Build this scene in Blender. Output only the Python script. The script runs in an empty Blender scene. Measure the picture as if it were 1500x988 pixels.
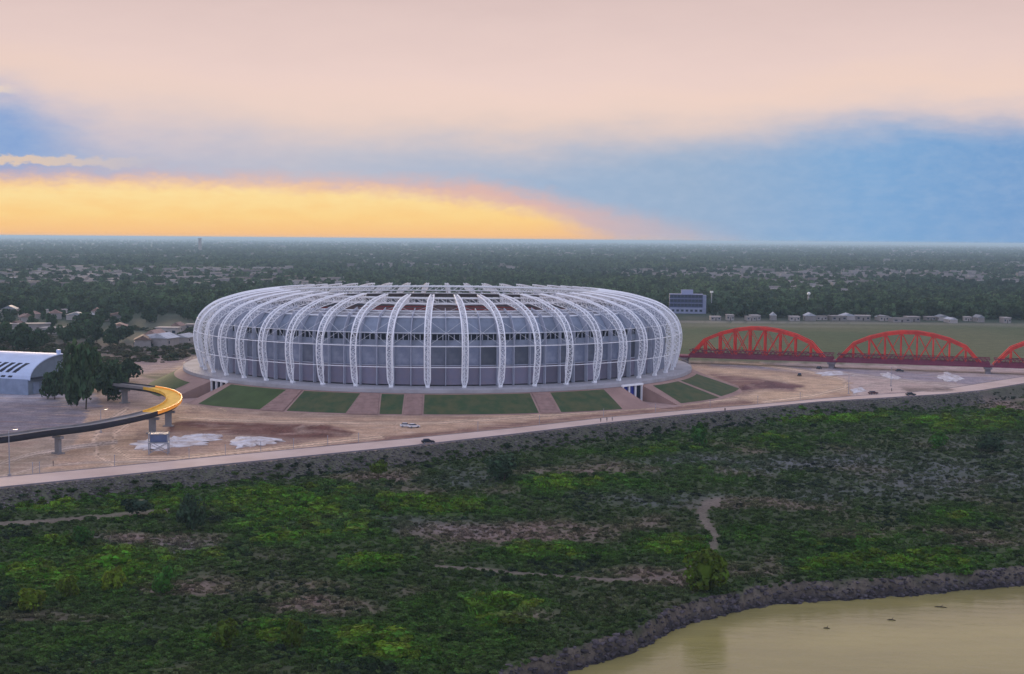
import bpy, bmesh, math, random
import numpy as np
from mathutils import Vector, Matrix
R = math.radians
random.seed(7); rng = np.random.default_rng(7)
sc = bpy.context.scene; COL = sc.collection

# ------------------------------------------------------------------ camera
H = 68.0; F = 2000.0; PITCH = math.atan(143/2000); ROLL = 0.008
fw = Vector((0, math.cos(PITCH), -math.sin(PITCH))); r0 = Vector((1,0,0)); u0 = r0.cross(fw)
rt = r0*math.cos(ROLL)+u0*math.sin(ROLL); up = -r0*math.sin(ROLL)+u0*math.cos(ROLL)
cam = bpy.data.cameras.new('camera'); cam.lens = 48; cam.sensor_width = 36
cam.clip_start = 1; cam.clip_end = 200000
co = bpy.data.objects.new('camera', cam); COL.objects.link(co)
co.matrix_world = Matrix(((rt.x,up.x,-fw.x,0),(rt.y,up.y,-fw.y,0),(rt.z,up.z,-fw.z,H),(0,0,0,1)))
sc.camera = co

# ------------------------------------------------------------------ light, exposure
sc.view_settings.view_transform = 'Standard'; sc.view_settings.look = 'None'
sc.view_settings.exposure = 0.85; sc.view_settings.gamma = 1
SUN_AZ, SUN_EL = -17.0, 3.5          # degrees from the view axis (+Y), towards -X
sl = bpy.data.lights.new('sun', 'SUN'); sl.energy = 1.6; sl.angle = R(10); sl.color = (1, .74, .48)
so = bpy.data.objects.new('sun', sl); COL.objects.link(so)
sd = Vector((math.sin(R(SUN_AZ))*math.cos(R(SUN_EL)), math.cos(R(SUN_AZ))*math.cos(R(SUN_EL)), math.sin(R(SUN_EL))))
so.rotation_euler = sd.to_track_quat('Z', 'Y').to_euler()

def lin(c):
    return tuple((v/255/12.92 if v/255 <= .04045 else ((v/255+.055)/1.055)**2.4) for v in c)

W = bpy.data.worlds.new('World'); sc.world = W; W.use_nodes = True
nt = W.node_tree; nt.nodes.clear()
class G:
    """tiny node-graph helper"""
    def __init__(s, nt): s.nt = nt
    def n(s, t, **k):
        o = s.nt.nodes.new(t)
        for a, b in k.items(): setattr(o, a, b)
        return o
    def put(s, sock, v):
        if hasattr(v, 'is_linked'): s.nt.links.new(v, sock)
        else: sock.default_value = v
    def m(s, op, a, b=None, c=None, clamp=False):
        o = s.n('ShaderNodeMath', operation=op); o.use_clamp = clamp
        s.put(o.inputs[0], a)
        if b is not None: s.put(o.inputs[1], b)
        if c is not None: s.put(o.inputs[2], c)
        return o.outputs[0]
    def mr(s, v, a, b, c=0., d=1., smooth=True):
        o = s.n('ShaderNodeMapRange'); o.interpolation_type = 'SMOOTHSTEP' if smooth else 'LINEAR'
        s.put(o.inputs[0], v); 
        for i, x in enumerate((a,b,c,d)): s.put(o.inputs[i+1], x)
        return o.outputs[0]
    def mix(s, f, a, b):
        o = s.n('ShaderNodeMix', data_type='RGBA'); s.put(o.inputs[0], f)
        for i, x in ((6,a),(7,b)):
            if isinstance(x, tuple) and len(x) == 3: x = (*x, 1)
            s.put(o.inputs[i], x)
        return o.outputs[2]
    def ramp(s, v, lo, hi, stops, col=False):
        t = s.mr(v, lo, hi, 0., 1., False); o = s.n('ShaderNodeValToRGB'); s.put(o.inputs[0], t)
        cr = o.color_ramp
        while len(cr.elements) < len(stops): cr.elements.new(.5)
        for e, (p, c) in zip(cr.elements, stops):
            e.position = (p-lo)/(hi-lo); e.color = (*c, 1) if col else (c, c, c, 1)
        return o.outputs[0]
    def noise(s, vec, scale, detail=4, rough=.55, dist=0):
        o = s.n('ShaderNodeTexNoise'); s.put(o.inputs['Vector'], vec)
        o.inputs['Scale'].default_value = scale; o.inputs['Detail'].default_value = detail
        o.inputs['Roughness'].default_value = rough; o.inputs['Distortion'].default_value = dist
        return o.outputs['Fac']
g = G(nt)
tc = g.n('ShaderNodeTexCoord'); sp = g.n('ShaderNodeSeparateXYZ'); nt.links.new(tc.outputs['Generated'], sp.inputs[0])
az = g.m('ARCTAN2', sp.outputs[0], sp.outputs[1]); el = g.m('ARCSINE', sp.outputs[2])
U0 = g.m('MULTIPLY_ADD', az, 2000., 750.); V0 = g.m('MULTIPLY', el, 2000.)
cv = g.n('ShaderNodeCombineXYZ'); g.put(cv.inputs[0], az); g.put(cv.inputs[1], g.m('MULTIPLY', el, 3.2))
n1 = g.noise(cv.outputs[0], 9, 5, .5); n2 = g.noise(cv.outputs[0], 30, 6, .6); 
cv2 = g.n('ShaderNodeCombineXYZ'); g.put(cv2.inputs[0], az); g.put(cv2.inputs[1], g.m('MULTIPLY', el, 2.)); g.put(cv2.inputs[2], 3.7)
n3 = g.noise(cv2.outputs[0], 60, 6, .65)
U = g.m('MULTIPLY_ADD', g.m('SUBTRACT', n1, .5), 160., U0)
V = g.m('ADD', V0, g.m('ADD', g.m('MULTIPLY', g.m('SUBTRACT', n1, .5), 70.), g.m('MULTIPLY', g.m('SUBTRACT', n2, .5), 26.)))
base = g.ramp(V, -50, 3141, [(0,lin((240,208,185))),(110,lin((236,208,192))),(190,lin((240,213,204))),(300,lin((226,201,196))),
    (380,lin((214,190,187))),(1000,lin((210,196,202))),(3100,lin((190,198,228)))], True)
# blue-grey cloud bank
op = g.ramp(U, -2500, 4000, [(-2200,.25),(-300,.8),(60,.95),(190,.66),(420,.62),(700,.82),(900,.88),(1120,.92),(1300,.96),(3500,.9)])
vt = g.ramp(U, -2500, 4000, [(-2200,.2),(0,.200),(170,.165),(420,.150),(750,.140),(1050,.155),(1220,.172),(1500,.172),(3900,.3)])
vt = g.m('MULTIPLY', vt, 1000.)
sw = g.ramp(U, -2500, 4000, [(-400,.1),(0,.05),(300,.08),(900,.065),(1300,.045),(3900,.05)])
sw = g.m('MULTIPLY', sw, 1000.)
m1 = g.mr(g.m('SUBTRACT', vt, V), g.m('MULTIPLY', sw, -1.), sw)
bcol = g.ramp(U0, -2500, 4000, [(-2000,lin((120,140,190))),(60,lin((126,162,212))),(500,lin((142,176,212))),(1000,lin((138,172,206))),(1250,lin((118,166,212))),(1500,lin((108,155,205))),(3800,lin((105,135,190)))], True)
bcol = g.mix(g.mr(n3, .3, .75, 0., .22), bcol, lin((175,195,220)))
sky = g.mix(g.m('MULTIPLY', m1, op), base, bcol)
# warm peach band under the right cloud top and at the left
pk = g.m('MULTIPLY', g.mr(g.m('ABSOLUTE', g.m('SUBTRACT', V, g.m('ADD', vt, 32.))), 0., 62., 1., 0.), .24)
sky = g.mix(pk, sky, lin((238,206,178)))
# low glow where the sun sets behind the cloud
gt = g.ramp(U0, -2500, 4000, [(-2300,0),(-900,.082),(300,.078),(600,.069),(740,.050),(800,.037),(860,.016),(905,.0),(1100,-.0)])
gt = g.m('MULTIPLY', gt, 1000.)
Vg = g.m('ADD', V0, g.m('ADD', g.m('MULTIPLY', g.m('SUBTRACT', n2, .5), 18.), g.m('MULTIPLY', g.m('SUBTRACT', n3, .5), 30.)))
side = g.ramp(U0, -2500, 4000, [(-2300,0),(-1000,.9),(0,1),(780,1),(1120,0),(1300,0)])
pinkt = g.ramp(U0, -2500, 4000, [(-2300,0),(-900,.088),(300,.088),(700,.085),(860,.052),(1000,.024),(1130,.0)])
pinkm = g.m('MULTIPLY', g.mr(g.m('SUBTRACT', g.m('MULTIPLY', pinkt, 1000.), Vg), -16., 20.), g.m('MULTIPLY', side, .7))
sky = g.mix(pinkm, sky, lin((240,184,160)))
glm = g.m('MULTIPLY', g.mr(g.m('SUBTRACT', gt, Vg), -13., 17.), side)
gcol = g.ramp(V0, 0, 200, [(0,lin((250,190,128))),(30,lin((254,214,140))),(62,lin((254,226,160))),(92,lin((252,208,158)))], True)
gcol = g.mix(g.mr(n2, .35, .7, 0., .35), gcol, lin((252,196,122)))
sky = g.mix(g.m('MULTIPLY', glm, .94), sky, gcol)
# bright cloud rims at far left
w1 = g.m('MULTIPLY', g.mr(g.m('ABSOLUTE', g.m('SUBTRACT', Vg, 196.)), 2., 7., 1., 0.), g.mr(U0, 20., 70., 1., 0.))
w2 = g.m('MULTIPLY', g.mr(g.m('ABSOLUTE', g.m('SUBTRACT', Vg, 103.)), 3., 9., 1., 0.), g.mr(U0, 40., 280., 1., 0.))
sky = g.mix(g.m('MULTIPLY', w1, .6), sky, lin((250,225,190)))
sky = g.mix(g.m('MULTIPLY', w2, .6), sky, lin((254,214,160)))
# clear dusk sky takes over overhead and behind
ns = g.n('ShaderNodeTexSky', sky_type='NISHITA'); ns.sun_disc = False
ns.sun_elevation = R(SUN_EL); ns.sun_rotation = R(SUN_AZ)
nsc = g.n('ShaderNodeVectorMath', operation='SCALE'); nt.links.new(ns.outputs[0], nsc.inputs[0]); nsc.inputs[3].default_value = .12
behind = g.mr(sp.outputs[1], .5, -.7, 0., .8)
dusk = g.mix(g.mr(V0, 0., 1600., 0., 1.), lin((208,214,244)), lin((190,202,240)))
sky = g.mix(behind, sky, dusk)
sky = g.mix(g.mr(V0, 700., 2400., 0., .12), sky, nsc.outputs[0])
gain = g.m('MULTIPLY', g.m('ADD', 1., g.m('MULTIPLY', g.m('MAXIMUM', g.mr(sp.outputs[1], .75, -.3), g.mr(V0, 500., 1800.)), .38)), 2**-.85)
bg = g.n('ShaderNodeBackground'); nt.links.new(sky, bg.inputs[0]); nt.links.new(gain, bg.inputs[1])
wo = g.n('ShaderNodeOutputWorld'); nt.links.new(bg.outputs[0], wo.inputs[0])

# ------------------------------------------------------------------ projection helpers (pixels of the 1500 px photo)
CAM = Vector((0,0,H))
def at(px, py, z=0.):
    d = fw*F + rt*(px-750) - up*(py-494)
    t = (z-H)/d.z; return CAM + d*t
fwn, rtn, upn = (np.array(v) for v in (fw, rt, up))
def proj(x, y, z):
    d = np.stack([np.asarray(x, float), np.asarray(y, float), np.asarray(z, float)-H], -1)
    w = d@fwn; w = np.where(np.abs(w) < 1, 1, w)
    return 750+F*(d@rtn)/w, 494-F*(d@upn)/w
def hsh(i, j, s):
    v = np.sin(i*127.1+j*311.7+s*74.7)*43758.5453; return v-np.floor(v)
def vnoise(x, y, s=0):
    i = np.floor(x); j = np.floor(y); f = x-i; h = y-j; f = f*f*(3-2*f); h = h*h*(3-2*h)
    return (hsh(i,j,s)*(1-f)+hsh(i+1,j,s)*f)*(1-h)+(hsh(i,j+1,s)*(1-f)+hsh(i+1,j+1,s)*f)*h
def fbm(x, y, s=0, o=4):
    t = 0; a = .5
    for k in range(o): t = t+a*vnoise(x*2**k, y*2**k, s+k*13); a *= .5
    return t/(1-.5**o)
def sstep(a, b, x):
    t = np.clip((x-a)/(b-a), 0, 1); return t*t*(3-2*t)

# ------------------------------------------------------------------ mesh helpers
class MB:
    def __init__(s): s.v = []; s.f = []
    def box(s, c, d, rz=0, top=1.):
        n = len(s.v); ca, sa = math.cos(rz), math.sin(rz)
        for z in (-1, 1):
            k = top if z > 0 else 1.
            for x, y in ((-1,-1),(1,-1),(1,1),(-1,1)):
                X = x*d[0]/2*k; Y = y*d[1]/2*k
                s.v.append((c[0]+X*ca-Y*sa, c[1]+X*sa+Y*ca, c[2]+z*d[2]/2))
        for f in ((0,3,2,1),(4,5,6,7),(0,1,5,4),(1,2,6,5),(2,3,7,6),(3,0,4,7)): s.f.append(tuple(n+i for i in f))
        return s
    def tube(s, pts, r, k=5, closed=False, r1=None):
        pts = [Vector(p) for p in pts]; n = len(s.v); N = len(pts)
        for i, p in enumerate(pts):
            a = pts[(i-1) % N] if (i > 0 or closed) else p
            b = pts[(i+1) % N] if (i < N-1 or closed) else p
            t = (b-a).normalized(); ref = Vector((0,0,1)) if abs(t.z) < .9 else Vector((0,1,0))
            q = t.cross(ref).normalized(); w = q.cross(t)
            rr = r if r1 is None else r+(r1-r)*i/max(1, N-1)
            for j in range(k):
                an = 2*math.pi*(j+.5)/k; s.v.append(tuple(p+(q*math.cos(an)+w*math.sin(an))*rr))
        for i in range(N if closed else N-1):
            for j in range(k):
                a = n+i*k+j; b = n+i*k+(j+1) % k; c = n+((i+1) % N)*k+(j+1) % k; d = n+((i+1) % N)*k+j
                s.f.append((a,b,c,d))
        if not closed:
            s.f.append(tuple(n+j for j in reversed(range(k)))); s.f.append(tuple(n+(N-1)*k+j for j in range(k)))
        return s
    def prism(s, poly, y0, y1):       # poly of (x,z) extruded along y
        n = len(s.v); m = len(poly)
        for y in (y0, y1): s.v += [(p[0], y, p[1]) for p in poly]
        s.f.append(tuple(n+i for i in range(m))); s.f.append(tuple(n+m+i for i in reversed(range(m))))
        for i in range(m): s.f.append((n+i, n+m+i, n+m+(i+1) % m, n+(i+1) % m))
        return s
    def cyl(s, c, r, h, k=16, r2=None):
        return s.tube([c, (c[0], c[1], c[2]+h)], r, k, r1=r if r2 is None else r2)
    def ring(s, r, z, tr, k=96, sides=5, a0=0, a1=None):
        full = a1 is None; a1 = 2*math.pi if full else a1
        n = k if full else k+1
        return s.tube([(r*math.cos(a0+(a1-a0)*i/k), r*math.sin(a0+(a1-a0)*i/k), z) for i in range(n)], tr, sides, full)
    def mesh(s, name):
        me = bpy.data.meshes.new(name); me.from_pydata(s.v, [], s.f); me.update(); return me
def obj(name, me, mt=None, parent=None, loc=(0,0,0), rz=0, smooth=False, **props):
    if isinstance(me, MB): me = me.mesh(name)
    if mt and not me.materials: me.materials.append(mt)
    if smooth: me.shade_smooth()
    o = bpy.data.objects.new(name, me); COL.objects.link(o); o.location = loc; o.rotation_euler = (0,0,rz); o.parent = parent
    for k, v in props.items(): o[k] = v
    return o
def thing(name, label, cat, loc=(0,0,0), rz=0, group=None):
    o = bpy.data.objects.new(name, None); COL.objects.link(o); o.empty_display_size = 1
    o.location = loc; o.rotation_euler = (0,0,rz); o['label'] = label; o['category'] = cat
    if group: o['group'] = group
    return o
def tag(o, label, cat, group=None):
    o['label'] = label; o['category'] = cat
    if group: o['group'] = group
    return o
def dup(root, loc, rz, label=None, scale=None, group=None):
    r = root.copy(); COL.objects.link(r); r.location = loc; r.rotation_euler = (0,0,rz)
    if scale: r.scale = scale
    if label: r['label'] = label
    if group: r['group'] = group
    for ch in list(root.children):
        c = ch.copy(); COL.objects.link(c); c.parent = r
        for q in list(ch.children):
            d = q.copy(); COL.objects.link(d); d.parent = c
    return r

# ------------------------------------------------------------------ materials
def mat(name, col, rough=.8, var=.25, scale=.5, metal=0, bump=0, rnd=0, col2=None, emit=None, spec=.3, dscale=None):
    m = bpy.data.materials.new(name); m.use_nodes = True; t = m.node_tree; b = t.nodes['Principled BSDF']; q = G(t)
    tc = q.n('ShaderNodeTexCoord'); n = q.noise(tc.outputs['Object'], scale, 6, .6)
    c2 = col2 or tuple(c*.45 for c in col)
    c = q.mix(q.mr(n, .3, .72, 0., min(1., var*2) if col2 is None else 1.), col, c2)
    if rnd:
        oi = q.n('ShaderNodeObjectInfo'); hv = q.n('ShaderNodeHueSaturation'); t.links.new(c, hv.inputs['Color'])
        q.put(hv.inputs['Value'], q.mr(oi.outputs['Random'], 0., 1., 1-rnd, 1+rnd, False)); c = hv.outputs[0]
    t.links.new(c, b.inputs['Base Color']); b.inputs['Roughness'].default_value = rough
    b.inputs['Metallic'].default_value = metal; b.inputs['Specular IOR Level'].default_value = spec
    if bump:
        bp = q.n('ShaderNodeBump'); bp.inputs['Distance'].default_value = bump; bp.inputs['Strength'].default_value = 1
        n2 = q.noise(tc.outputs['Object'], dscale or scale*4, 5, .6); t.links.new(n2, bp.inputs['Height']); t.links.new(bp.outputs[0], b.inputs['Normal'])
    if emit: b.inputs['Emission Color'].default_value = (*emit[0], 1); b.inputs['Emission Strength'].default_value = emit[1]
    return m
def leafmat(name, inst=False, col=(.05,.09,.03), fixed=None):
    m = bpy.data.materials.new(name); m.use_nodes = True; t = m.node_tree; b = t.nodes['Principled BSDF']; q = G(t)
    if inst:
        a = q.n('ShaderNodeAttribute', attribute_type='INSTANCER', attribute_name='tint'); c = a.outputs['Color']
    else:
        oi = q.n('ShaderNodeObjectInfo'); c = q.mix(oi.outputs['Random'], tuple(x*.65 for x in col), (col[0]*1.45, col[1]*1.3, col[2]*1.1))
    gm = q.n('ShaderNodeNewGeometry'); hv = q.n('ShaderNodeHueSaturation'); t.links.new(c, hv.inputs['Color'])
    q.put(hv.inputs['Value'], q.mr(gm.outputs['Random Per Island'], 0., 1., .45, 1.6, False))
    q.put(hv.inputs['Hue'], q.mr(gm.outputs['Random Per Island'], 0., 1., .48, .53, False))
    t.links.new(hv.outputs[0], b.inputs['Base Color']); b.inputs['Roughness'].default_value = .75; b.inputs['Specular IOR Level'].default_value = .15
    tr = q.n('ShaderNodeBsdfTranslucent'); t.links.new(hv.outputs[0], tr.inputs[0]); mx = q.n('ShaderNodeMixShader'); mx.inputs[0].default_value = .3
    t.links.new(b.outputs[0], mx.inputs[1]); t.links.new(tr.outputs[0], mx.inputs[2])
    t.links.new(mx.outputs[0], t.nodes['Material Output'].inputs[0])
    return m
def attrmat(name, rough=.95, bump=.15, scale=1.2, amt=.35, spec=.15):
    m = bpy.data.materials.new(name); m.use_nodes = True; t = m.node_tree; b = t.nodes['Principled BSDF']; q = G(t)
    a = q.n('ShaderNodeAttribute', attribute_name='albedo'); tc = q.n('ShaderNodeTexCoord')
    n = q.noise(tc.outputs['Object'], scale, 7, .65); nb = q.noise(tc.outputs['Object'], scale*.12, 5, .6)
    hv = q.n('ShaderNodeHueSaturation'); t.links.new(a.outputs['Color'], hv.inputs['Color'])
    q.put(hv.inputs['Value'], q.m('MULTIPLY', q.mr(n, .25, .75, 1-amt, 1+amt), q.mr(nb, .3, .7, 1-amt*.5, 1+amt*.5)))
    t.links.new(hv.outputs[0], b.inputs['Base Color']); b.inputs['Roughness'].default_value = rough; b.inputs['Specular IOR Level'].default_value = spec
    bp = q.n('ShaderNodeBump'); bp.inputs['Distance'].default_value = bump; t.links.new(n, bp.inputs['Height']); t.links.new(bp.outputs[0], b.inputs['Normal'])
    return m
M = {}
M['ground'] = attrmat('ground_soil')
M['white_steel'] = mat('white_painted_steel', (.90,.92,.95), .6, .03, .3)
M['ring_steel'] = mat('ring_painted_steel', (.80,.83,.86), .6, .1, .3)
M['wall_low'] = mat('mauve_wall_panel', (.17,.165,.23), .6, .3, .15, rnd=.35, col2=(.22,.18,.22))
M['wall_up'] = mat('blue_grey_glazing', (.11,.13,.19), .3, .3, .25, rnd=.6, spec=.5, col2=(.19,.21,.27))
M['fascia'] = mat('pale_fascia_cladding', (.25,.29,.37), .5, .3, .2, rnd=.15)
M['roofing'] = mat('grey_roof_sheet', (.27,.27,.30), .55, .3, .2, rnd=.1)
M['mullion'] = mat('pale_mullion', (.42,.45,.54), .5, .1)
M['dark'] = mat('dark_opening', (.008,.012,.035), .6, .1)
M['concrete'] = mat('concrete', (.36,.33,.34), .85, .3, .12, bump=.03)
M['podium'] = mat('podium_concrete', (.42,.41,.44), .8, .25, .1)
M['stand'] = mat('stand_concrete', (.22,.14,.15), .85, .3, .3)
M['red_seat'] = mat('red_seats', (.36,.035,.045), .6, .2)
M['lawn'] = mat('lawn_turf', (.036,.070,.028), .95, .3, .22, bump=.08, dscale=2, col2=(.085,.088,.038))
M['lawn_warm'] = mat('lawn_turf_warm', (.062,.098,.030), .95, .3, .12, bump=.05, dscale=2)  # lighter, warmer green turf
M['paver'] = mat('pink_paving', (.40,.27,.24), .85, .25, .4)
M['road'] = mat('pale_road_surface', (.60,.47,.41), .85, .2, .05, bump=.02, dscale=3, col2=(.50,.37,.31))
M['kerb'] = mat('kerb_concrete', (.22,.2,.22), .85, .2)
M['blue'] = mat('blue_door', (.02,.03,.26), .5, .15, .6)
M['red'] = mat('red_bridge_paint', (.68,.040,.026), .65, .25, .3, col2=(.40,.03,.025))
M['red_dark'] = mat('dark_red_girder_paint', (.19,.028,.07), .6, .25, .3)
M['viaduct'] = mat('viaduct_concrete', (.24,.23,.24), .8, .25, .2)
M['vdark'] = mat('viaduct_girder', (.022,.02,.035), .7, .2)
M['yellow'] = mat('yellow_lit_deck', (.80,.47,.06), .95, .25, .4, emit=((1,.55,.09), .03))  # lit look of the deck is a weak glow put into its surface
M['orange'] = mat('orange_glow_parapet', (.7,.25,.03), .5, .2, .5, emit=((1,.36,.03), .2))  # whole parapet face glows by itself, no separate lamps
M['trunk'] = mat('bark', (.07,.05,.04), .9, .3, 2)
M['hall_roof'] = mat('hall_roof_sheet', (.50,.60,.80), .55, .12, .2)
M['hall_wall'] = mat('hall_wall', (.24,.30,.42), .7, .2, .3)
M['hall_end'] = mat('hall_gable_sheet', (.20,.25,.31), .6, .2, .3)
M['plaster'] = mat('house_plaster', (.36,.33,.32), .85, .2, .3, rnd=.35)
M['tile'] = mat('house_roof', (.30,.20,.17), .85, .3, .3, rnd=.4)
M['zinc'] = mat('zinc_roof', (.40,.42,.46), .6, .3, .3, rnd=.35)
M['glass'] = mat('dark_window', (.02,.03,.06), .15, .1, spec=.6)
M['office'] = mat('office_cladding', (.035,.05,.15), .5, .2, .2)
M['office_l'] = mat('office_pale_wall', (.30,.33,.48), .7, .15, .2)
M['tank'] = mat('blue_tank', (.10,.13,.24), .5, .2)
M['steel'] = mat('galvanised_steel', (.30,.31,.36), .5, .2)
M['sheet'] = mat('white_sheet', (.66,.65,.68), .8, .15, .22, col2=(.40,.33,.30))
M['tyre'] = mat('tyre_rubber', (.015,.015,.016), .9, .1)
M['car_dark'] = mat('dark_car_paint', (.012,.012,.018), .3, .05, spec=.5)
M['car_red'] = mat('maroon_car_paint', (.06,.012,.02), .3, .05, spec=.5)
M['car_white'] = mat('white_car_paint', (.7,.7,.72), .3, .05, spec=.5)
M['lamp'] = mat('lamp_glass', (.8,.8,.75), .3, .05)
M['rock'] = mat('stone', (.115,.103,.105), .95, .35, .5, rnd=.5)
M['bankrock'] = mat('bank_clay', (.070,.060,.068), .95, .35, .5, rnd=.5)
M['wood'] = mat('wet_wood', (.05,.035,.025), .8, .2, 2)
M['skin'] = mat('skin', (.35,.2,.14), .6, .05)
M['cloth_d'] = mat('dark_clothes', (.02,.02,.03), .9, .1)
M['cloth_r'] = mat('pale_clothes', (.35,.33,.33), .9, .1)
M['crown'] = leafmat('tree_leaves', False, (.034,.066,.036))
M['crown_y'] = leafmat('yellow_green_leaves', False, (.10,.15,.014))
M['crown_g'] = leafmat('fresh_green_leaves', False, (.045,.12,.02))
M['tintleaf'] = leafmat('scrub_leaves', True)

# ------------------------------------------------------------------ terrain
def poly_fn(pts): xs = np.array([p[0] for p in pts]); ys = np.array([p[1] for p in pts]); return lambda x: np.interp(x, xs, ys)
def ext(pts, s0, s1):
    a, b = pts[0], pts[-1]; return [(a[0]-3000, a[1]-3000*s0)]+pts+[(b[0]+3000, b[1]+3000*s1)]
lo_px = [(-150,732),(0,716),(150,701),(300,685),(450,670),(600,655),(750,638),(900,620),(1000,609),(1100,600),(1200,590),(1300,584),(1380,579),(1440,573),(1500,563),(1600,548)]
hi_px = [(-150,714),(0,700),(150,686),(300,671),(450,657),(600,643),(750,628),(900,611),(1000,602),(1100,594),(1200,585),(1260,580),(1340,575),(1400,568),(1450,560),(1500,552),(1600,538)]
lo = [tuple(at(*p))[:2] for p in lo_px]; hi = [tuple(at(*p))[:2] for p in hi_px]
y_road = poly_fn(ext(lo, .15, .5)); 
sh_px = [(830,988),(900,965),(950,945),(975,928),(1020,912),(1080,897),(1150,886),(1250,879),(1350,872),(1430,865),(1500,858)]
sh = [tuple(at(p[0], p[1], -8.))[:2] for p in sh_px]
y_shore0 = poly_fn([(-900,-400),(-200,20),(-60,152),(-20,205)]+sh+[(170,322),(400,350),(1500,420)])
def y_shore(x): return y_shore0(x)+1.6*(fbm(x*.13, x*0+1.3, 4, 4)-.5)*2+.7*(vnoise(x*.9, x*0, 9)-.5)
mounds = []   # (px,py,rx,ry,height)
for a in [(400,632,80,3.5,1.6),(470,633,40,3.5,1.8),(300,620,40,3,1.2),(1130,566,38,4,2.2),(1090,570,10,3,1.5),(1362,571,22,2,1.2),(285,600,12,3,1.5),(240,648,20,2,.8),(150,650,12,6,.8)]:
    p = at(a[0], a[1]); k = p.y/F; mounds.append((p.x, p.y, a[2]*k, a[3]*p.y*p.y/(H*F), a[4]))
def hfun(x, y):
    x = np.asarray(x, float); y = np.asarray(y, float)
    d = y_road(x)-y
    und = (fbm(x*.03, y*.03, 1, 4)-.5)*1.6+(fbm(x*.2, y*.2, 2, 3)-.5)*.5
    z = -sstep(.4, 10.5, d)*4.5 + sstep(8, 30, d)*und
    for mx, my, a, b, h in mounds:
        z = z+h*np.exp(-((x-mx)/a)**2-((y-my)/b)**2)*(.6+.8*fbm(x*.3, y*.3, 6, 3))
    s = y-y_shore(x)
    bank = sstep(-.5, 2.7, s+ (vnoise(x*.5, y*.5, 5)-.5)*1.8)
    zb = -8.6 + (z+8.6)*bank + .5*(fbm(x*.8,y*.8,8,3)-.5)*(bank>0.02)*(bank<.98)
    z = np.where(s < 5, np.where(s < -1, np.maximum(-8.6+s*.25, -10.5), zb), z)
    return z
# soft fields, evaluated at the picture position of a ground point
def blob(px, py, L):
    t = np.zeros_like(px)
    for cx, cy, rx, ry, w in L: t = np.maximum(t, w*np.exp(-(((px-cx)/rx)**2+((py-cy)/ry)**2)**1.5))
    return t
BRIGHT = [(300,738,260,20,1),(440,765,130,40,1),(130,838,150,45,.95),(520,770,60,30,.9),(620,742,120,18,.75),(860,715,110,16,.9),(800,700,60,12,.6),
 (820,808,120,20,.65),(1000,800,80,16,.6),(700,885,130,35,.75),(560,945,150,40,.6),(110,940,260,45,.35),(560,830,60,16,.7),(1255,610,110,14,1.15),(1380,618,140,14,.85),
 (1100,640,130,14,.7),(940,655,110,12,.6),(1320,820,140,14,.8),(1180,790,160,16,.6),(1420,755,70,16,.6),(1470,612,60,14,.8),(400,720,200,14,.8),(60,740,80,10,.7),(290,935,90,20,.5),(410,935,60,25,.7),
 (250,815,120,18,.8),(1000,695,180,18,.45)]
DRY = [(780,777,220,17,1),(235,792,110,13,1),(350,862,190,14,.8),(470,890,110,20,1),(60,905,140,10,.5),(930,768,60,14,1),(1120,740,120,10,.6),(980,845,90,18,.7),(640,720,130,10,.5),
 (1110,832,80,18,.8),(1300,780,120,9,.5),(1400,800,110,8,.4),(900,690,130,9,.6),(540,700,60,10,.7),(1450,700,120,10,.4),(780,900,60,12,.5),(1090,655,60,7,.4),(1200,690,150,16,.35),(1330,655,90,8,.4),(600,870,90,14,.5),(1480,590,70,10,.9)]
GREY = [(1080,680,110,16,1),(1210,675,130,14,1),(1400,700,160,22,.9),(980,730,110,12,.6),(1300,720,160,20,.7),(700,700,90,10,.5),(600,770,160,12,.5),(1450,650,90,14,.5),(280,800,60,12,.5),(150,800,60,9,.4)]
def segdist(px, py, P):
    t = np.full(px.shape, 1e9)
    for (ax, ay), (bx, by) in zip(P[:-1], P[1:]):
        dx, dy = bx-ax, by-ay; k = np.clip(((px-ax)*dx+(py-ay)*dy)/(dx*dx+dy*dy), 0, 1)
        t = np.minimum(t, np.hypot(px-ax-k*dx, (py-ay-k*dy)))
    return t
PATHS = [([(1052,736),(1034,741),(1026,752),(1036,768),(1048,786),(1042,806)],9),([(1040,800),(1010,830),(960,850),(880,850),(780,842),(700,834),(640,831)],3),([(-60,772),(60,766),(150,757),(260,746)],5)]
def flood_fields(x, y, z):
    px, py = proj(x, y, z)
    wx = (fbm(x*.05, y*.05, 21)-.5)*90; wy = (fbm(x*.05, y*.05, 22)-.5)*34
    n = fbm(x*.09, y*.05, 23, 5)
    Gf = np.clip(blob(px+wx, py+wy, BRIGHT)*(.45+1.1*n)+ (n-.6)*.8, 0, 1)
    Bf = np.clip(blob(px+wx*.8, py+wy*.6, DRY)*(.4+1.1*fbm(x*.15, y*.1, 25, 4))+(fbm(x*.06, y*.045, 27)-.6)*1.2, 0, 1)
    Yf = np.clip(blob(px+wx, py+wy, GREY)*(.4+1.1*fbm(x*.1, y*.08, 28)), 0, 1)
    P = np.zeros_like(px)
    for L, w in PATHS:
        d = segdist(px+wx*.06, py+wy*.1, L); P = np.maximum(P, 1-sstep(w*.45, w*1.1, d))
    return Gf, Bf, Yf, P, px, py
def mixc(c, k, t): k = np.clip(k, 0, 1)[..., None]; return c*(1-k)+np.array(t)*k
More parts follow.
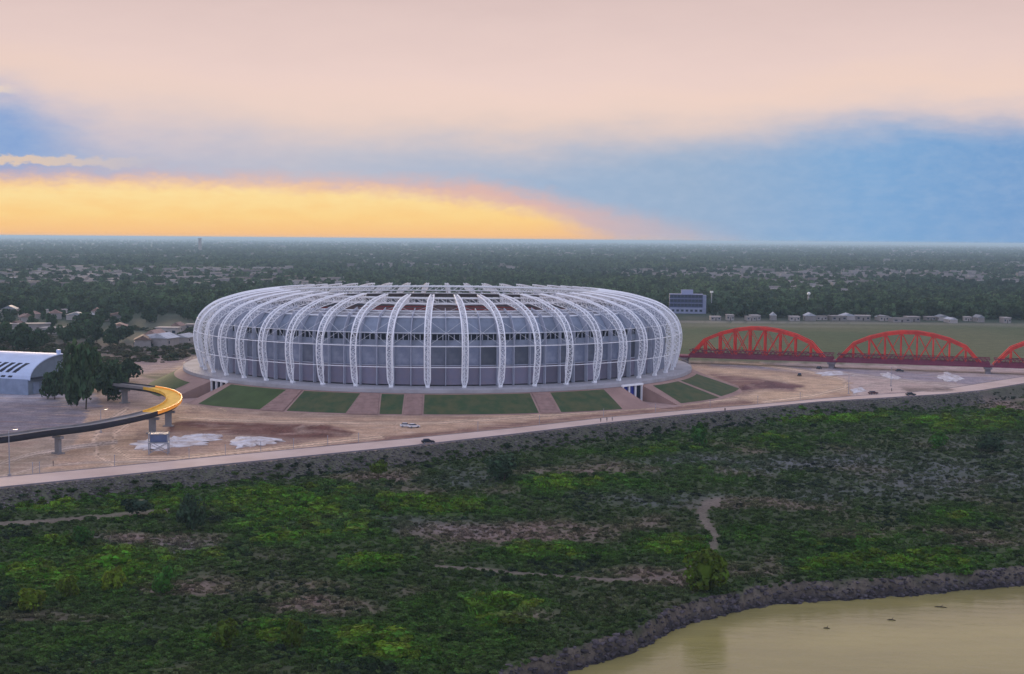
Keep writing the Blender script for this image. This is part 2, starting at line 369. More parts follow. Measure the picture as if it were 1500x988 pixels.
def inpoly(px, py, P, fe=2.5):
    ins = np.zeros(px.shape, bool); n = len(P)
    for i in range(n):
        (x1, y1), (x2, y2) = P[i], P[(i+1) % n]
        c = ((y1 > py) != (y2 > py)); 
        with np.errstate(divide='ignore', invalid='ignore'): xx = (x2-x1)*(py-y1)/((y2-y1) or 1e-9)+x1
        ins ^= c & (px < xx)
    d = segdist(px, py, P+[P[0]]); return np.where(ins, .5+.5*np.clip(d/fe, 0, 1), .5-.5*np.clip(d/fe, 0, 1))
SITE = [
 ([(1000,520),(1500,532),(1620,540),(1620,566),(1500,560),(1440,556),(1180,541),(1000,531)], (.40,.33,.33), .9),
 ([(1030,533),(1100,535),(1240,541),(1240,545),(1100,539),(1030,536)], (.17,.12,.12), .8),  # (polygon in photo pixels, albedo, strength) on the z=0 construction ground
 ([(-300,560),(140,575),(150,600),(120,628),(-300,660)], (.20,.175,.20), 1),         # car park asphalt
 ([(-300,575),(110,578),(135,584),(132,590),(-300,586)], (.36,.34,.38), .8),
 ([(-300,665),(60,640),(140,628),(200,640),(210,690),(0,708),(-300,740)], (.33,.25,.195), .9),
 ([(130,600),(260,590),(330,606),(420,612),(640,612),(900,600),(1060,588),(1180,575),(1270,575),(1100,592),(900,610),(600,642),(300,670),(60,690),(110,650)], (.48,.32,.215), .9),
 ([(255,616),(480,622),(520,634),(505,641),(420,645),(240,636)], (.15,.07,.055), 1),
 ([(200,630),(330,634),(480,644),(430,655),(250,668),(190,655)], (.26,.17,.14), .7),
 ([(470,650),(640,633),(900,604),(1100,585),(1100,592),(900,609),(640,639),(480,655)], (.20,.11,.09), .9),
 ([(140,640),(165,628),(175,640),(165,655),(185,668),(230,676),(225,686),(165,680),(135,660)], (.42,.29,.20), .8),
 ([(1010,535),(1100,541),(1180,552),(1240,556),(1245,575),(1180,582),(1100,588),(1075,582),(1110,574),(1175,566),(1130,556),(1060,548)], (.52,.36,.24), 1),
 ([(1040,548),(1110,555),(1178,565),(1160,573),(1110,570),(1085,574)], (.16,.08,.08), 1),
 ([(1180,540),(1480,556),(1430,574),(1300,584),(1250,582),(1245,560)], (.48,.37,.33), .9),
 ([(1040,527),(1500,556),(1500,566),(1440,566),(1180,545),(1040,537)], (.22,.21,.27), .7),
 ([(1320,568),(1395,567),(1400,573),(1330,576)], (.17,.13,.11), .8),
 ([(150,560),(210,552),(262,560),(270,580),(230,600),(160,600),(150,585)], (.27,.195,.18), .8),
 ([(205,550),(275,545),(300,560),(280,575),(255,570),(230,558)], (.06,.075,.03), .85),
 ([(262,528),(300,532),(330,552),(318,560),(280,552),(255,545)], (.60,.42,.25), 1),
 ([(185,505),(290,490),(290,535),(250,540),(190,550)], (.27,.20,.20), .8),
 ([(945,566),(985,560),(1012,588),(960,596)], (.26,.17,.19), .8),
]
TRACKS = [([(185,600),(150,622),(138,645),(142,668),(170,684),(215,688)],3.6,(.64,.46,.33),1),([(200,612),(168,635),(165,655),(190,672),(260,672),(420,655),(560,640)],3.,(.66,.47,.33),1),
 ([(-40,690),(40,668),(110,655),(170,648)],3.2,(.58,.47,.40),.9),([(262,612),(380,617),(520,620),(640,620),(800,609),(960,597),(1080,584)],2.4,(.66,.48,.34),.8),
 ([(1020,528),(1110,534),(1185,545),(1235,556),(1240,568),(1190,580),(1120,589)],2.4,(.70,.52,.37),.8),([(1190,541),(1280,552),(1360,562),(1420,570)],2.,(.56,.47,.42),.7),([(1250,582),(1262,566),(1300,560),(1400,562)],1.6,(.56,.46,.40),.6),
 ([(280,545),(262,552),(285,566),(300,585),(330,602)],2.2,(.64,.46,.30),.7),([(0,700),(60,683),(130,678),(230,676)],2.,(.58,.46,.38),.6)]
def ground_color(x, y, z):
    n = fbm(x*.02, y*.02, 31, 5); n2 = fbm(x*.25, y*.25, 33, 4)
    Gf, Bf, Yf, P, px, py = flood_fields(x, y, z)
    c = np.zeros(x.shape+(3,))+np.array((.045,.062,.028))
    c = mixc(c, Gf, (.060,.115,.018)); c = mixc(c, Bf*1.2, (.20,.145,.125)); c = mixc(c, Yf*.9, (.11,.12,.125))
    c = mixc(c, P*.75, (.17,.14,.12))
    dr = y_road(x)-y
    lev = sstep(0, .5, dr)*(1-sstep(9.5, 13, dr+(n2-.5)*8)); c = mixc(c, lev*(.3+.5*n2), (.115,.10,.09))
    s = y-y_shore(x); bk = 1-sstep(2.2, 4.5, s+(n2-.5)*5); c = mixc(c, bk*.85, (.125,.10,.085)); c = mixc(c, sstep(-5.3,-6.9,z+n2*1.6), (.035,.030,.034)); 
    # behind the road: site, then fields and suburb
    site = np.zeros_like(c)+np.array((.345,.235,.175)); wob = (n2-.5)*9
    for Pg, al, st in SITE: site = mixc(site, inpoly(px+wob*2, py+wob*.35, Pg)*st, al)
    tr = np.clip((vnoise(x*.15+n*4, y*.9, 35)-.62)*3, 0, 1); site = mixc(site, np.clip((vnoise(x*.07-n*3, y*.4, 36)-.66)*3.5,0,1)*.5, (.2,.11,.09)); site = mixc(site, tr*.5, (.56,.43,.34))
    for L, w, al, st in TRACKS:
        d = segdist(px+wob*.25, py+wob*.05, L); site = mixc(site, (1-sstep(w*.6, w*1.3, d))*st, al)
        site = mixc(site, (1-sstep(.25, .7, np.abs(d-w*.55)))*st*.75, (.13,.08,.06))
    far = np.zeros_like(c)+np.array((.040,.058,.038)); far = mixc(far, (fbm(x*.004, y*.002, 41, 5)-.55)*3, (.10,.10,.085))
    far = mixc(far, (fbm(x*.012, y*.006, 45, 4)-.62)*4*(y < 6000), (.11,.10,.09))
    field = np.zeros_like(c)+np.array((.095,.105,.050)); field = mixc(field, sstep(.4,.65,fbm(x*.006, y*.01, 51)), (.060,.085,.036))
    strp = np.exp(-((y-1140-x*.05)/18)**2)+.6*np.exp(-((y-1075-x*.1)/9)**2); field = mixc(field, strp*.75, (.24,.215,.19))
    isf = sstep(-60, 10, x-y*.06)*sstep(765, 800, y+x*.1)*(1-sstep(1150, 1170, y+(n2-.5)*40))
    g2 = mixc(site, sstep(740, 790, y+(n2-.5)*60), (.12,.10,.085)); 
    k = sstep(820, 930, y+(n-.5)*200)[..., None]; g2 = g2*(1-k)+far*k
    k = isf[..., None]; g2 = g2*(1-k)+field*k
    k = (dr < 0)[..., None]; c = np.where(k, g2, c)
    return c
us = np.concatenate([-np.geomspace(5, .46, 26), np.linspace(-.44, .44, 640), np.geomspace(.46, 5, 26)])
ds = [70]
while ds[-1] < 760: d_ = ds[-1]; ds.append(d_+max(.42, min(1.5, d_*d_/(H*F)*1.15)))
while ds[-1] < 90000: ds.append(ds[-1]*1.022+1)
ds = np.array(ds); DD, UU = np.meshgrid(ds, us, indexing='ij'); X = DD*UU; Y = DD.copy()
Z = hfun(X, Y); nr, nc = X.shape
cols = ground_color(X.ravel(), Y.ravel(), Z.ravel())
me = bpy.data.meshes.new('ground'); V3 = np.stack([X, Y, Z], -1).reshape(-1, 3)
i, j = np.meshgrid(np.arange(nr-1), np.arange(nc-1), indexing='ij'); a = (i*nc+j).ravel()
Fq = np.stack([a, a+1, a+nc+1, a+nc], -1)
me.vertices.add(len(V3)); me.vertices.foreach_set('co', V3.astype(np.float32).ravel())
me.loops.add(Fq.size); me.loops.foreach_set('vertex_index', Fq.astype(np.int32).ravel())
me.polygons.add(len(Fq)); me.polygons.foreach_set('loop_start', np.arange(0, Fq.size, 4, dtype=np.int32))
me.update(calc_edges=True)
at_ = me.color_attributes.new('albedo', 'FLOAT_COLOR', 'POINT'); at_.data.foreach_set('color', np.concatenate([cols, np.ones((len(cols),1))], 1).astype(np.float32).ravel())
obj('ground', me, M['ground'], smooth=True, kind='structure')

# water
wm = bpy.data.materials.new('muddy_river'); wm.use_nodes = True; t = wm.node_tree; b = t.nodes['Principled BSDF']; q = G(t)
tcx = q.n('ShaderNodeTexCoord'); mp = q.n('ShaderNodeMapping'); mp.inputs['Scale'].default_value = (.45, 1.3, 1); mp.inputs['Rotation'].default_value = (0,0,.35); t.links.new(tcx.outputs['Object'], mp.inputs[0])
wn = q.noise(mp.outputs[0], .35, 6, .6, .6); wb = q.noise(mp.outputs[0], .03, 4, .5)
t.links.new(q.mix(q.mr(wb, .35, .65), (.34,.295,.105), (.25,.22,.085)), b.inputs['Base Color'])
b.inputs['Roughness'].default_value = .13; b.inputs['IOR'].default_value = 1.33; b.inputs['Specular IOR Level'].default_value = .5
b.inputs['Specular Tint'].default_value = (1,.9,.66,1)
bp = q.n('ShaderNodeBump'); bp.inputs['Distance'].default_value = .22; bp.inputs['Strength'].default_value = .5; t.links.new(wn, bp.inputs['Height']); t.links.new(bp.outputs[0], b.inputs['Normal'])
w = MB(); w.v = [(-1200,-600,-8),(1500,-600,-8),(1500,430,-8),(-1200,430,-8)]; w.f = [(0,1,2,3)]
obj('river', w, wm, kind='structure')

# road along the levee with parapet kerb
def strip(A, B, z0, z1):
    m = MB(); n = len(A)
    for (ax, ay), (bx, by) in zip(A, B): m.v += [(ax, ay, z0), (bx, by, z0), (bx, by, z1), (ax, ay, z1)]
    for i in range(n-1):
        k = i*4
        m.f += [(k+3, k+7, k+6, k+2), (k, k+1, k+5, k+4), (k, k+4, k+7, k+3), (k+1, k+2, k+6, k+5)]
    m.f += [(0,3,2,1), ((n-1)*4, (n-1)*4+1, (n-1)*4+2, (n-1)*4+3)]
    return m
def resamp(P, k):
    P = np.array(P); t = np.linspace(0, len(P)-1, (len(P)-1)*k+1); return [(float(np.interp(q, range(len(P)), P[:,0])), float(np.interp(q, range(len(P)), P[:,1]))) for q in t]
loX = ext(lo, .15, .5); hiX = ext(hi, .15, .5)
loX = [(lo[0][0]-600, lo[0][1]-90)]+lo+[(lo[-1][0]+500, lo[-1][1]+250)]; hiX = [(hi[0][0]-600, hi[0][1]-90)]+hi+[(hi[-1][0]+500, hi[-1][1]+250)]
off = lambda P, d: [(x, y+d) for x, y in P]
obj('road', strip(off(loX, .9), hiX, -.3, .06), M['road'], kind='structure')
obj('kerb', strip(off(loX, .45), off(loX, .9), -.6, .42), M['kerb'], kind='structure')
obj('kerb', strip(hiX, off(hiX, .4), -.2, .18), M['kerb'], kind='structure')

# ------------------------------------------------------------------ foliage prototypes
def foliage(n, rx, rz, leaf, seed, clumps=12, zc=0, flat=.75):
    rr = random.Random(seed); m = MB(); cs = []
    for _ in range(clumps):
        while True:
            p = Vector((rr.uniform(-1,1), rr.uniform(-1,1), rr.uniform(-.8,1)))
            if p.length < 1: break
        cs.append((Vector((p.x*rx*.72, p.y*rx*.72, p.z*rz*.72)), rr.uniform(.28,.5)))
    for k in range(n):
        c, cr = cs[rr.randrange(clumps)]
        d = Vector((rr.gauss(0,1), rr.gauss(0,1), rr.gauss(0,1)+.25)).normalized()
        p = c+Vector((d.x*rx, d.y*rx, d.z*rz*flat))*cr*rr.uniform(.75, 1.05); p.z += zc
        nn = (d+Vector((rr.gauss(0,.5), rr.gauss(0,.5), rr.gauss(0,.5)))).normalized()
        q = nn.orthogonal().normalized(); q.rotate(__import__('mathutils').Quaternion(nn, rr.uniform(0, 6.28))); w = nn.cross(q)
        s = leaf*rr.uniform(.6, 1.5); i0 = len(m.v)
        m.v += [tuple(p+q*s), tuple(p-q*s*.6+w*s*.8), tuple(p-q*s*.7-w*s*.8), tuple(p+q*s*.2-w*s*.95+nn*s*.3)]; m.f += [(i0, i0+1, i0+2), (i0, i0+2, i0+3)]
    return m
def core(m, rx, rz, zc, seed):
    rr = random.Random(seed); bm = bmesh.new(); bmesh.ops.create_icosphere(bm, subdivisions=2, radius=1)
    n = len(m.v)
    for v in bm.verts: k = rr.uniform(.62, .85); m.v.append((v.co.x*rx*k, v.co.y*rx*k, v.co.z*rz*k+zc))
    for f in bm.faces: m.f.append(tuple(n+v.index for v in f.verts))
    bm.free(); return m
def limbs(h, cr, cz, r, seed, n=5):
    rr = random.Random(seed); m = MB(); top = Vector((rr.uniform(-.3,.3), rr.uniform(-.3,.3), h*.62))
    m.tube([(0,0,-.6), (0.1,0,h*.3), top], r, 7, r1=r*.5)
    for k in range(n):
        a = 6.28*k/n+rr.random(); s = top*rr.uniform(.5, 1.); e = Vector((math.cos(a)*cr*.6, math.sin(a)*cr*.6, cz+rr.uniform(-.1,.35)*h*.4))
        mid = (s+e)/2+Vector((0,0,-.06*h)); m.tube([s, mid, e], r*.42, 5, r1=r*.12)
    return m
protoC = bpy.data.collections.new('scatter_sources')
def blades(n, seed):
    rr = random.Random(seed); m = MB()
    for _ in range(n):
        a = rr.uniform(0, 6.28); b = Vector((rr.gauss(0,.3), rr.gauss(0,.3), 0)); h = rr.uniform(.35, .85); tip = b+Vector((math.cos(a)*h*.35, math.sin(a)*h*.35, h)); sd_ = Vector((-math.sin(a), math.cos(a), 0))*.06
        i0 = len(m.v); md = (b+tip)/2+Vector((0,0,.12*h)); m.v += [tuple(b-sd_), tuple(b+sd_), tuple(md+sd_), tuple(md-sd_), tuple(tip)]; m.f += [(i0,i0+1,i0+2,i0+3), (i0+3,i0+2,i0+4)]
    return m
def protos(prefix, meshes, mt):
    c = bpy.data.collections.new(prefix)
    for k, mb in enumerate(meshes):
        me = mb.mesh(f'{prefix}_{k:02d}'); me.materials.append(mt); c.objects.link(bpy.data.objects.new(f'{prefix}_{k:02d}', me))
    return c
BUSH = protos('bush_source', [core(foliage(330, 1., .75, .17, 100+k, 9+k, .45), .75, .5, .35, k) for k in range(5)]+[foliage(170, 1., .35, .16, 200+k, 14, .2) for k in range(2)]+[blades(90, k) for k in range(2)], M['tintleaf'])
FAR = protos('tree_source', [core(foliage(210, 1., 1.05-.1*k, .24, 300+k, 8, 1.15), .72, .8, 1.05, k) for k in range(5)], M['tintleaf'])
def rockmesh(k):
    rr = random.Random(k); bm = bmesh.new(); bmesh.ops.create_icosphere(bm, subdivisions=1, radius=1); m = MB()
    for v in bm.verts: s = rr.uniform(.65, 1.1); m.v.append((v.co.x*s, v.co.y*s, v.co.z*s*.7))
    for f in bm.faces: m.f.append(tuple(v.index for v in f.verts))
    bm.free(); return m
ROCK = protos('stone_source', [rockmesh(k) for k in range(5)], M['rock'])
CLAY = protos('clay_source', [rockmesh(k+9) for k in range(5)], M['bankrock'])
def scatter(name, P, S, src, tints=None, **props):
    n = len(P); me = bpy.data.meshes.new(name); me.vertices.add(n); me.vertices.foreach_set('co', np.asarray(P, np.float32).ravel())
    me.attributes.new('scl', 'FLOAT_VECTOR', 'POINT').data.foreach_set('vector', np.asarray(S, np.float32).ravel())
    me.attributes.new('rot', 'FLOAT_VECTOR', 'POINT').data.foreach_set('vector', np.stack([np.zeros(n), np.zeros(n), rng.uniform(0, 6.28, n)], -1).astype(np.float32).ravel())
    me.attributes.new('pick', 'INT', 'POINT').data.foreach_set('value', rng.integers(0, 60, n).astype(np.int32))
    if tints is not None: me.attributes.new('tint', 'FLOAT_COLOR', 'POINT').data.foreach_set('color', np.concatenate([tints, np.ones((n,1))], 1).astype(np.float32).ravel())
    o = bpy.data.objects.new(name, me); COL.objects.link(o); o['kind'] = 'stuff'
    for k, v in props.items(): o[k] = v
    ng = bpy.data.node_groups.new(name, 'GeometryNodeTree'); ng.interface.new_socket('Geometry', in_out='INPUT', socket_type='NodeSocketGeometry'); ng.interface.new_socket('Geometry', in_out='OUTPUT', socket_type='NodeSocketGeometry')
    N, L = ng.nodes, ng.links; gi = N.new('NodeGroupInput'); go = N.new('NodeGroupOutput'); ip = N.new('GeometryNodeInstanceOnPoints'); mp_ = N.new('GeometryNodeMeshToPoints')
    ci = N.new('GeometryNodeCollectionInfo'); ci.inputs['Collection'].default_value = src; ci.inputs['Separate Children'].default_value = True; ci.inputs['Reset Children'].default_value = True
    def na(nm, ty): a = N.new('GeometryNodeInputNamedAttribute'); a.data_type = ty; a.inputs[0].default_value = nm; return a.outputs[0]
    L.new(gi.outputs[0], mp_.inputs[0]); L.new(mp_.outputs[0], ip.inputs['Points']); L.new(ci.outputs[0], ip.inputs['Instance']); ip.inputs['Pick Instance'].default_value = True
    L.new(na('pick','INT'), ip.inputs['Instance Index']); L.new(na('scl','FLOAT_VECTOR'), ip.inputs['Scale'])
    e2r = N.new('FunctionNodeEulerToRotation'); L.new(na('rot','FLOAT_VECTOR'), e2r.inputs[0]); L.new(e2r.outputs[0], ip.inputs['Rotation'])
    L.new(ip.outputs[0], go.inputs[0]); md = o.modifiers.new('scatter', 'NODES'); md.node_group = ng
    return o

# ---- scrub on the flood plain
n = 150000
d_ = 190+ (690-190)*rng.random(n)**1.25; u_ = rng.uniform(-.5, .72, n); x = d_*u_; y = d_
dr = y_road(x)-y; s_ = y-y_shore(x); z = hfun(x, y)
Gf, Bf, Yf, P, px, py = flood_fields(x, y, z)
dens = np.clip(.20+.8*Gf-.50*Bf-.1*Yf+ (fbm(x*.12, y*.12, 61)-.5)*1.3, .05, 1)
keep = (dr > 9) & (s_ > 2.0+2.5*vnoise(x*.2,y*.2,99)) & (P < .45) & (rng.random(n) < dens); lv = (dr > 3.5) & (dr <= 11) & (rng.random(n) < .10+1.7*((dr-2.5)/8.5)**1.1*fbm(x*.1,y*.1,98,3)); keep |= lv
x, y, z, Gf, Bf, Yf = (v[keep] for v in (x, y, z, Gf, Bf, Yf)); n = len(x)
big = rng.random(n)**3; sc_ = .45+.55*rng.random(n)+1.25*big*(.3+1.3*Gf)
sc_ *= 1-.35*Bf
c = np.zeros((n,3))+np.array((.056,.094,.022)); c = mixc(c, Gf, (.095,.235,.014)); c = mixc(c, (Gf > .5)*rng.random(n)*.7, (.17,.21,.014))
c = mixc(c, Bf*.8, (.15,.12,.085)); c = mixc(c, Yf*.65, (.10,.125,.095)); c = mixc(c, (fbm(x*.08,y*.06,97,3) > .62)*.6*(1-Gf), (.012,.020,.028))
c *= rng.uniform(.4, 1.25, n)[:,None]
scatter('flood_plain_scrub', np.stack([x, y, z-.1], -1), np.stack([sc_*rng.uniform(.9,1.5,n), sc_*rng.uniform(.9,1.4,n), sc_*rng.uniform(.45,.95,n)], -1), BUSH, c,
        label='dense green scrub and bushes covering the flood plain below the road', category='scrub')
n = 150000
d_ = 190+ (620-190)*rng.random(n)**1.3; u_ = rng.uniform(-.45, .62, n); x = d_*u_; y = d_; dr = y_road(x)-y; s_ = y-y_shore(x); z = hfun(x, y)
Gf, Bf, Yf, P, px, py = flood_fields(x, y, z); k_ = (dr > 7) & (s_ > 2.4) & (P < .7) & (rng.random(n) < .55+.1*Bf)
x, y, z, Gf, Bf, Yf = (v[k_] for v in (x, y, z, Gf, Bf, Yf)); n = len(x); sc_ = rng.uniform(.22, .62, n)
c = np.zeros((n,3))+np.array((.066,.100,.030)); c = mixc(c, Gf, (.085,.20,.018)); c = mixc(c, Bf, (.24,.17,.14)); c = mixc(c, Yf*.7, (.13,.14,.115)); c *= rng.uniform(.5, 1.6, n)[:,None]
scatter('tall_grass_tufts', np.stack([x, y, z-.05], -1), np.stack([sc_*1.3, sc_*1.3, sc_*1.2], -1), BUSH, c, label='tufts of tall dry and green grass between the scrub on the flood plain', category='grass')
# ---- stones on the levee, clay lumps on the eroded bank
n = 9000; u_ = rng.uniform(-.5,.5,n); x = u_*430; yr = y_road(x); y = yr-rng.uniform(.6, 11, n)
zz = hfun(x, y); s1 = rng.uniform(.18,.55,n)
scatter('levee_stones', np.stack([x,y,zz],-1), np.stack([s1*1.3,s1,s1*.9],-1), ROCK, label='grey stones pitched on the levee slope below the road', category='stones')
n = 7000; x = rng.uniform(-60, 200, n); y = y_shore(x)+rng.uniform(-.4, 3.4, n)*rng.random(n)**.6; zz = hfun(x, y); s1 = .08+.75*rng.random(n)**4
scatter('river_bank_rubble', np.stack([x,y,zz],-1), np.stack([s1*1.4,s1,s1*.9],-1), CLAY, label='violet grey lumps of clay and stone along the eroded river bank', category='rubble')

# ------------------------------------------------------------------ stadium
SX, SY, SZ = -34.7, 656., 8.5
stad = thing('stadium', 'large round stadium wrapped in curved white steel ribs on a grassed mound', 'stadium', (SX, SY, SZ))
prof = [(112.3,0),(113.6,3),(114.6,7),(115.5,12),(115.4,17),(113.9,22),(110.6,26.2),(105.6,29.6),(99.5,31.8),(92.5,33.6),(84.5,34.9),(76.2,35.8)]
pr = np.array(prof); tt = np.linspace(0, len(prof)-1, 30)
def cr(a, t):
    i = np.clip(np.floor(t).astype(int), 0, len(a)-2); f = t-i; g0 = lambda k: a[np.clip(i+k, 0, len(a)-1)]
    return .5*((2*g0(0))+(-g0(-1)+g0(1))*f+(2*g0(-1)-5*g0(0)+4*g0(1)-g0(2))*f*f+(-g0(-1)+3*g0(0)-3*g0(1)+g0(2))*f**3)
rr_ = cr(pr[:,0], tt); zz_ = cr(pr[:,1], tt); NS = len(tt)
rib = MB(); Lc, Rc, Ic = [], [], []
for k in range(NS):
    e = min(1, (k/2.5)); wd = .3+.85*e; dp = .4+2.6*min(1,k/5)
    if k > NS-5: wd *= 1-.1*(k-NS+5)
    a = (rr_[min(k+1,NS-1)]-rr_[max(k-1,0)], zz_[min(k+1,NS-1)]-zz_[max(k-1,0)]); l = math.hypot(*a); nx, nz = -a[1]/l, a[0]/l   # inward
    Lc.append((rr_[k], -wd, zz_[k])); Rc.append((rr_[k], wd, zz_[k])); Ic.append((rr_[k]+nx*dp, 0, zz_[k]+nz*dp))
rib.tube(Lc, .27, 6); rib.tube(Rc, .27, 6); rib.tube(Ic, .2, 5)
for k in range(NS-1):
    rib.tube([Lc[k], Rc[k+1]] if k % 2 else [Rc[k], Lc[k+1]], .09, 4); rib.tube([Lc[k], Ic[k+1]], .10, 3); rib.tube([Rc[k], Ic[k+1]], .10, 3)
    rib.tube([Lc[k+1], Rc[k+1]], .08, 4); rib.tube([Ic[k], Lc[k+1]], .09, 3); rib.tube([Ic[k], Rc[k+1]], .09, 3); rib.tube([Lc[k+1], Ic[k+1]], .07, 3); rib.tube([Rc[k+1], Ic[k+1]], .07, 3)
rib.box((112.3, 0, .3), (1.6, 1.5, .9)); ribm = rib.mesh('rib')
NR = 48; A0 = -math.pi/2+R(.55)
for k in range(NR): obj('rib', ribm, M['white_steel'], stad, rz=A0+2*math.pi*k/NR)
cs_ = MB()
for r_, z_ in ((77,34.2),(77,31.8),(74.4,34.0),(74.6,32.0)): cs_.ring(r_, z_, .3, 144, 6)
for k in range(144):
    a, b = 2*math.pi*k/144, 2*math.pi*(k+1)/144; P_ = lambda r, an, z: (r*math.cos(an), r*math.sin(an), z)
    cs_.tube([P_(77,a,34.7), P_(77,b,32)], .14, 4); cs_.tube([P_(77,a,34.7), P_(74.4,b,34.5)], .14, 4); cs_.tube([P_(77,a,34.7), P_(77,a,32)], .14, 4); cs_.tube([P_(74.4,a,34.5), P_(74.6,b,32.4)], .12, 4)
obj('inner_ring', cs_, M['ring_steel'], stad)
for r_, z_, tr in ((114.6,8.3,.15),(115.2,16.7,.17),(113.9,22.,.09),(106,29.4,.09)):
    obj('ring_tube', MB().ring(r_, z_, tr, 144, 5), M['white_steel'], stad)
# diagonal bracing rods between ribs on the shoulder of the shell
br = MB()
for k in range(NR):
    a, b = A0+2*math.pi*k/NR, A0+2*math.pi*(k+1)/NR
    for (r1, z1), (r2, z2) in (((115.7,16.7),(109.6,27)),((109.6,27),(98.5,32)),((98.5,32),(87,34))):
        br.tube([P_(r1,a,z1), P_(r2,b,z2)], .05, 3); br.tube([P_(r1,b,z1), P_(r2,a,z2)], .045, 3)
obj('bracing_rods', br, M['white_steel'], stad, kind='stuff')
# facade bays
NB = 96; da = 2*math.pi/NB
def bay(r, z0, z1, th=.25, r1=None, gap=.16):
    r1 = r if r1 is None else r1; m = MB(); w0 = 2*r*math.sin(da/2)-gap; w1 = 2*r1*math.sin(da/2)-gap
    for rr, zz, ww in ((r, z0, w0), (r1, z1, w1)):
        for dr_, sy in ((0,-1),(0,1),(-th,1),(-th,-1)): m.v.append(((rr+dr_), sy*ww/2, zz-(0 if r == r1 else (0 if dr_ == 0 else th))))
    m.f = [(0,1,5,4),(1,2,6,5),(2,3,7,6),(3,0,4,7),(3,2,1,0),(4,5,6,7)]; return m.mesh('bay')
RW = 106.
lowp, upp, band, fas, roof_, = bay(RW,.5,8), bay(RW,8.6,16.2), bay(RW+.3,16.5,18.6), bay(RW+.2,21.2,27.3,r1=101.3), bay(101.1,27.7,29.6,r1=94.5)
mul = MB().box((RW+1.0,0,8.3),(2.0,.26,16.2)).mesh('mullion')
slotm = MB().box((RW-.5, 0, 19.9),(.4,.35,2.6)).mesh('slot_post')
finm = MB().prism([(RW+.3,16.4),(RW+2.4,16.4),(RW+2.2,22),(103.4,28.8),(94.6,31.1),(94.4,29.9),(101.2,27.8),(RW+.3,21.2)], -.12, .12).mesh('shoulder_fin')
for k in range(NB):
    a = A0+da*(k+.5)
    obj('lower_wall_panel', lowp, M['wall_low'], stad, rz=a); obj('upper_wall_panel', upp, M['wall_up'], stad, rz=a)
    obj('cladding_band', band, M['fascia'], stad, rz=a); obj('fascia_panel', fas, M['fascia'], stad, rz=a); obj('roof_panel', roof_, M['roofing'], stad, rz=a)
    obj('mullion', mul, M['mullion'], stad, rz=a+da/2); obj('shoulder_fin', finm, M['mullion'], stad, rz=a+da/2); [obj('slot_post', slotm, M['mullion'], stad, rz=a+da*q_/3) for q_ in (-1,0,1)]
def drum(r0_, z0_, r1_, z1_, k=96):
    m = MB()
    for r_, z_ in ((r0_, z0_), (r1_, z1_)): m.v += [(r_*math.cos(A0+da*i*96/k), r_*math.sin(A0+da*i*96/k), z_) for i in range(k)]
    m.f = [(i, (i+1) % k, k+(i+1) % k, k+i) for i in range(k)]; return m
obj('backing_wall', drum(RW-1.2, 0, RW-1.2, 21.5), M['dark'], stad)
obj('transom', MB().ring(RW+.15, 8.3, .28, 96, 4), M['mullion'], stad); obj('transom', MB().ring(RW+.2, 16.35, .22, 96, 4), M['mullion'], stad)
obj('gutter', MB().ring(101.3, 27.55, .34, 96, 6), M['white_steel'], stad); obj('gutter', MB().ring(94.4, 29.7, .25, 96, 6), M['ring_steel'], stad)
st = MB(); rows = 18
for i in range(rows):
    r_a = 60+i*2.45; z_a = 1+i*1.22
    q0 = drum(r_a, z_a, r_a, z_a+1.22); q1 = drum(r_a, z_a+1.22, r_a+2.45, z_a+1.22)
    for qq in (q0, q1): n0 = len(st.v); st.v += qq.v; st.f += [tuple(n0+i_ for i_ in f) for f in qq.f]
obj('stand', st, M['stand'], stad)
for a0_, a1_ in ((62,88),(40,58),(96,118),(128,150),(-150,-120),(-60,-30)):
    sb = MB()
    for i in range(6, 17): sb.ring(60+i*2.45+1.2, 1+(i+1)*1.22+.3, .45, 16, 4, R(a0_), R(a1_))
    obj('seat_block', sb, M['red_seat'], stad)
obj('pitch', MB().cyl((0,0,.02), 59, .2, 64), M['lawn'], stad)
# podium
pod = MB().cyl((0,0,-1.35), 120.5, 1.35, 144); obj('podium_slab', pod, M['podium'], stad)
obj('podium_wall', drum(117,-8.6,117,-1.3), M['concrete'], stad)
rl = MB().ring(120.2, 1.05, .05, 144, 4)
for k in range(192): a = 2*math.pi*k/192; rl.box((120.2*math.cos(a), 120.2*math.sin(a), .52), (.06,.06,1.04))
obj('railing', rl, M['steel'], stad)
def ang_px(px, r, z):
    a = np.radians(np.linspace(-176, -4, 3000)); p, _ = proj(SX+r*np.cos(a), SY+r*np.sin(a), np.full(a.shape, z)); lo_, hi_ = np.argmin(p), np.argmax(p)
    return float(np.interp(px, p[lo_:hi_], a[lo_:hi_]))
def Rout(a):
    d = math.degrees(a); return float(np.interp(d, [-180,-150,-127,-110,-90,-70,-45,-30,-10,0], [134,140,141,136,133,134,139,144,146,134]))
pR = ang_px(925, 120.5, 4); pL = ang_px(322, 120.5, 4)
cut = R(3.0)
segs = [(-math.pi, pL-cut), (pL+cut, pR-cut), (pR+cut, math.pi)]
bmm = MB(); bc = []
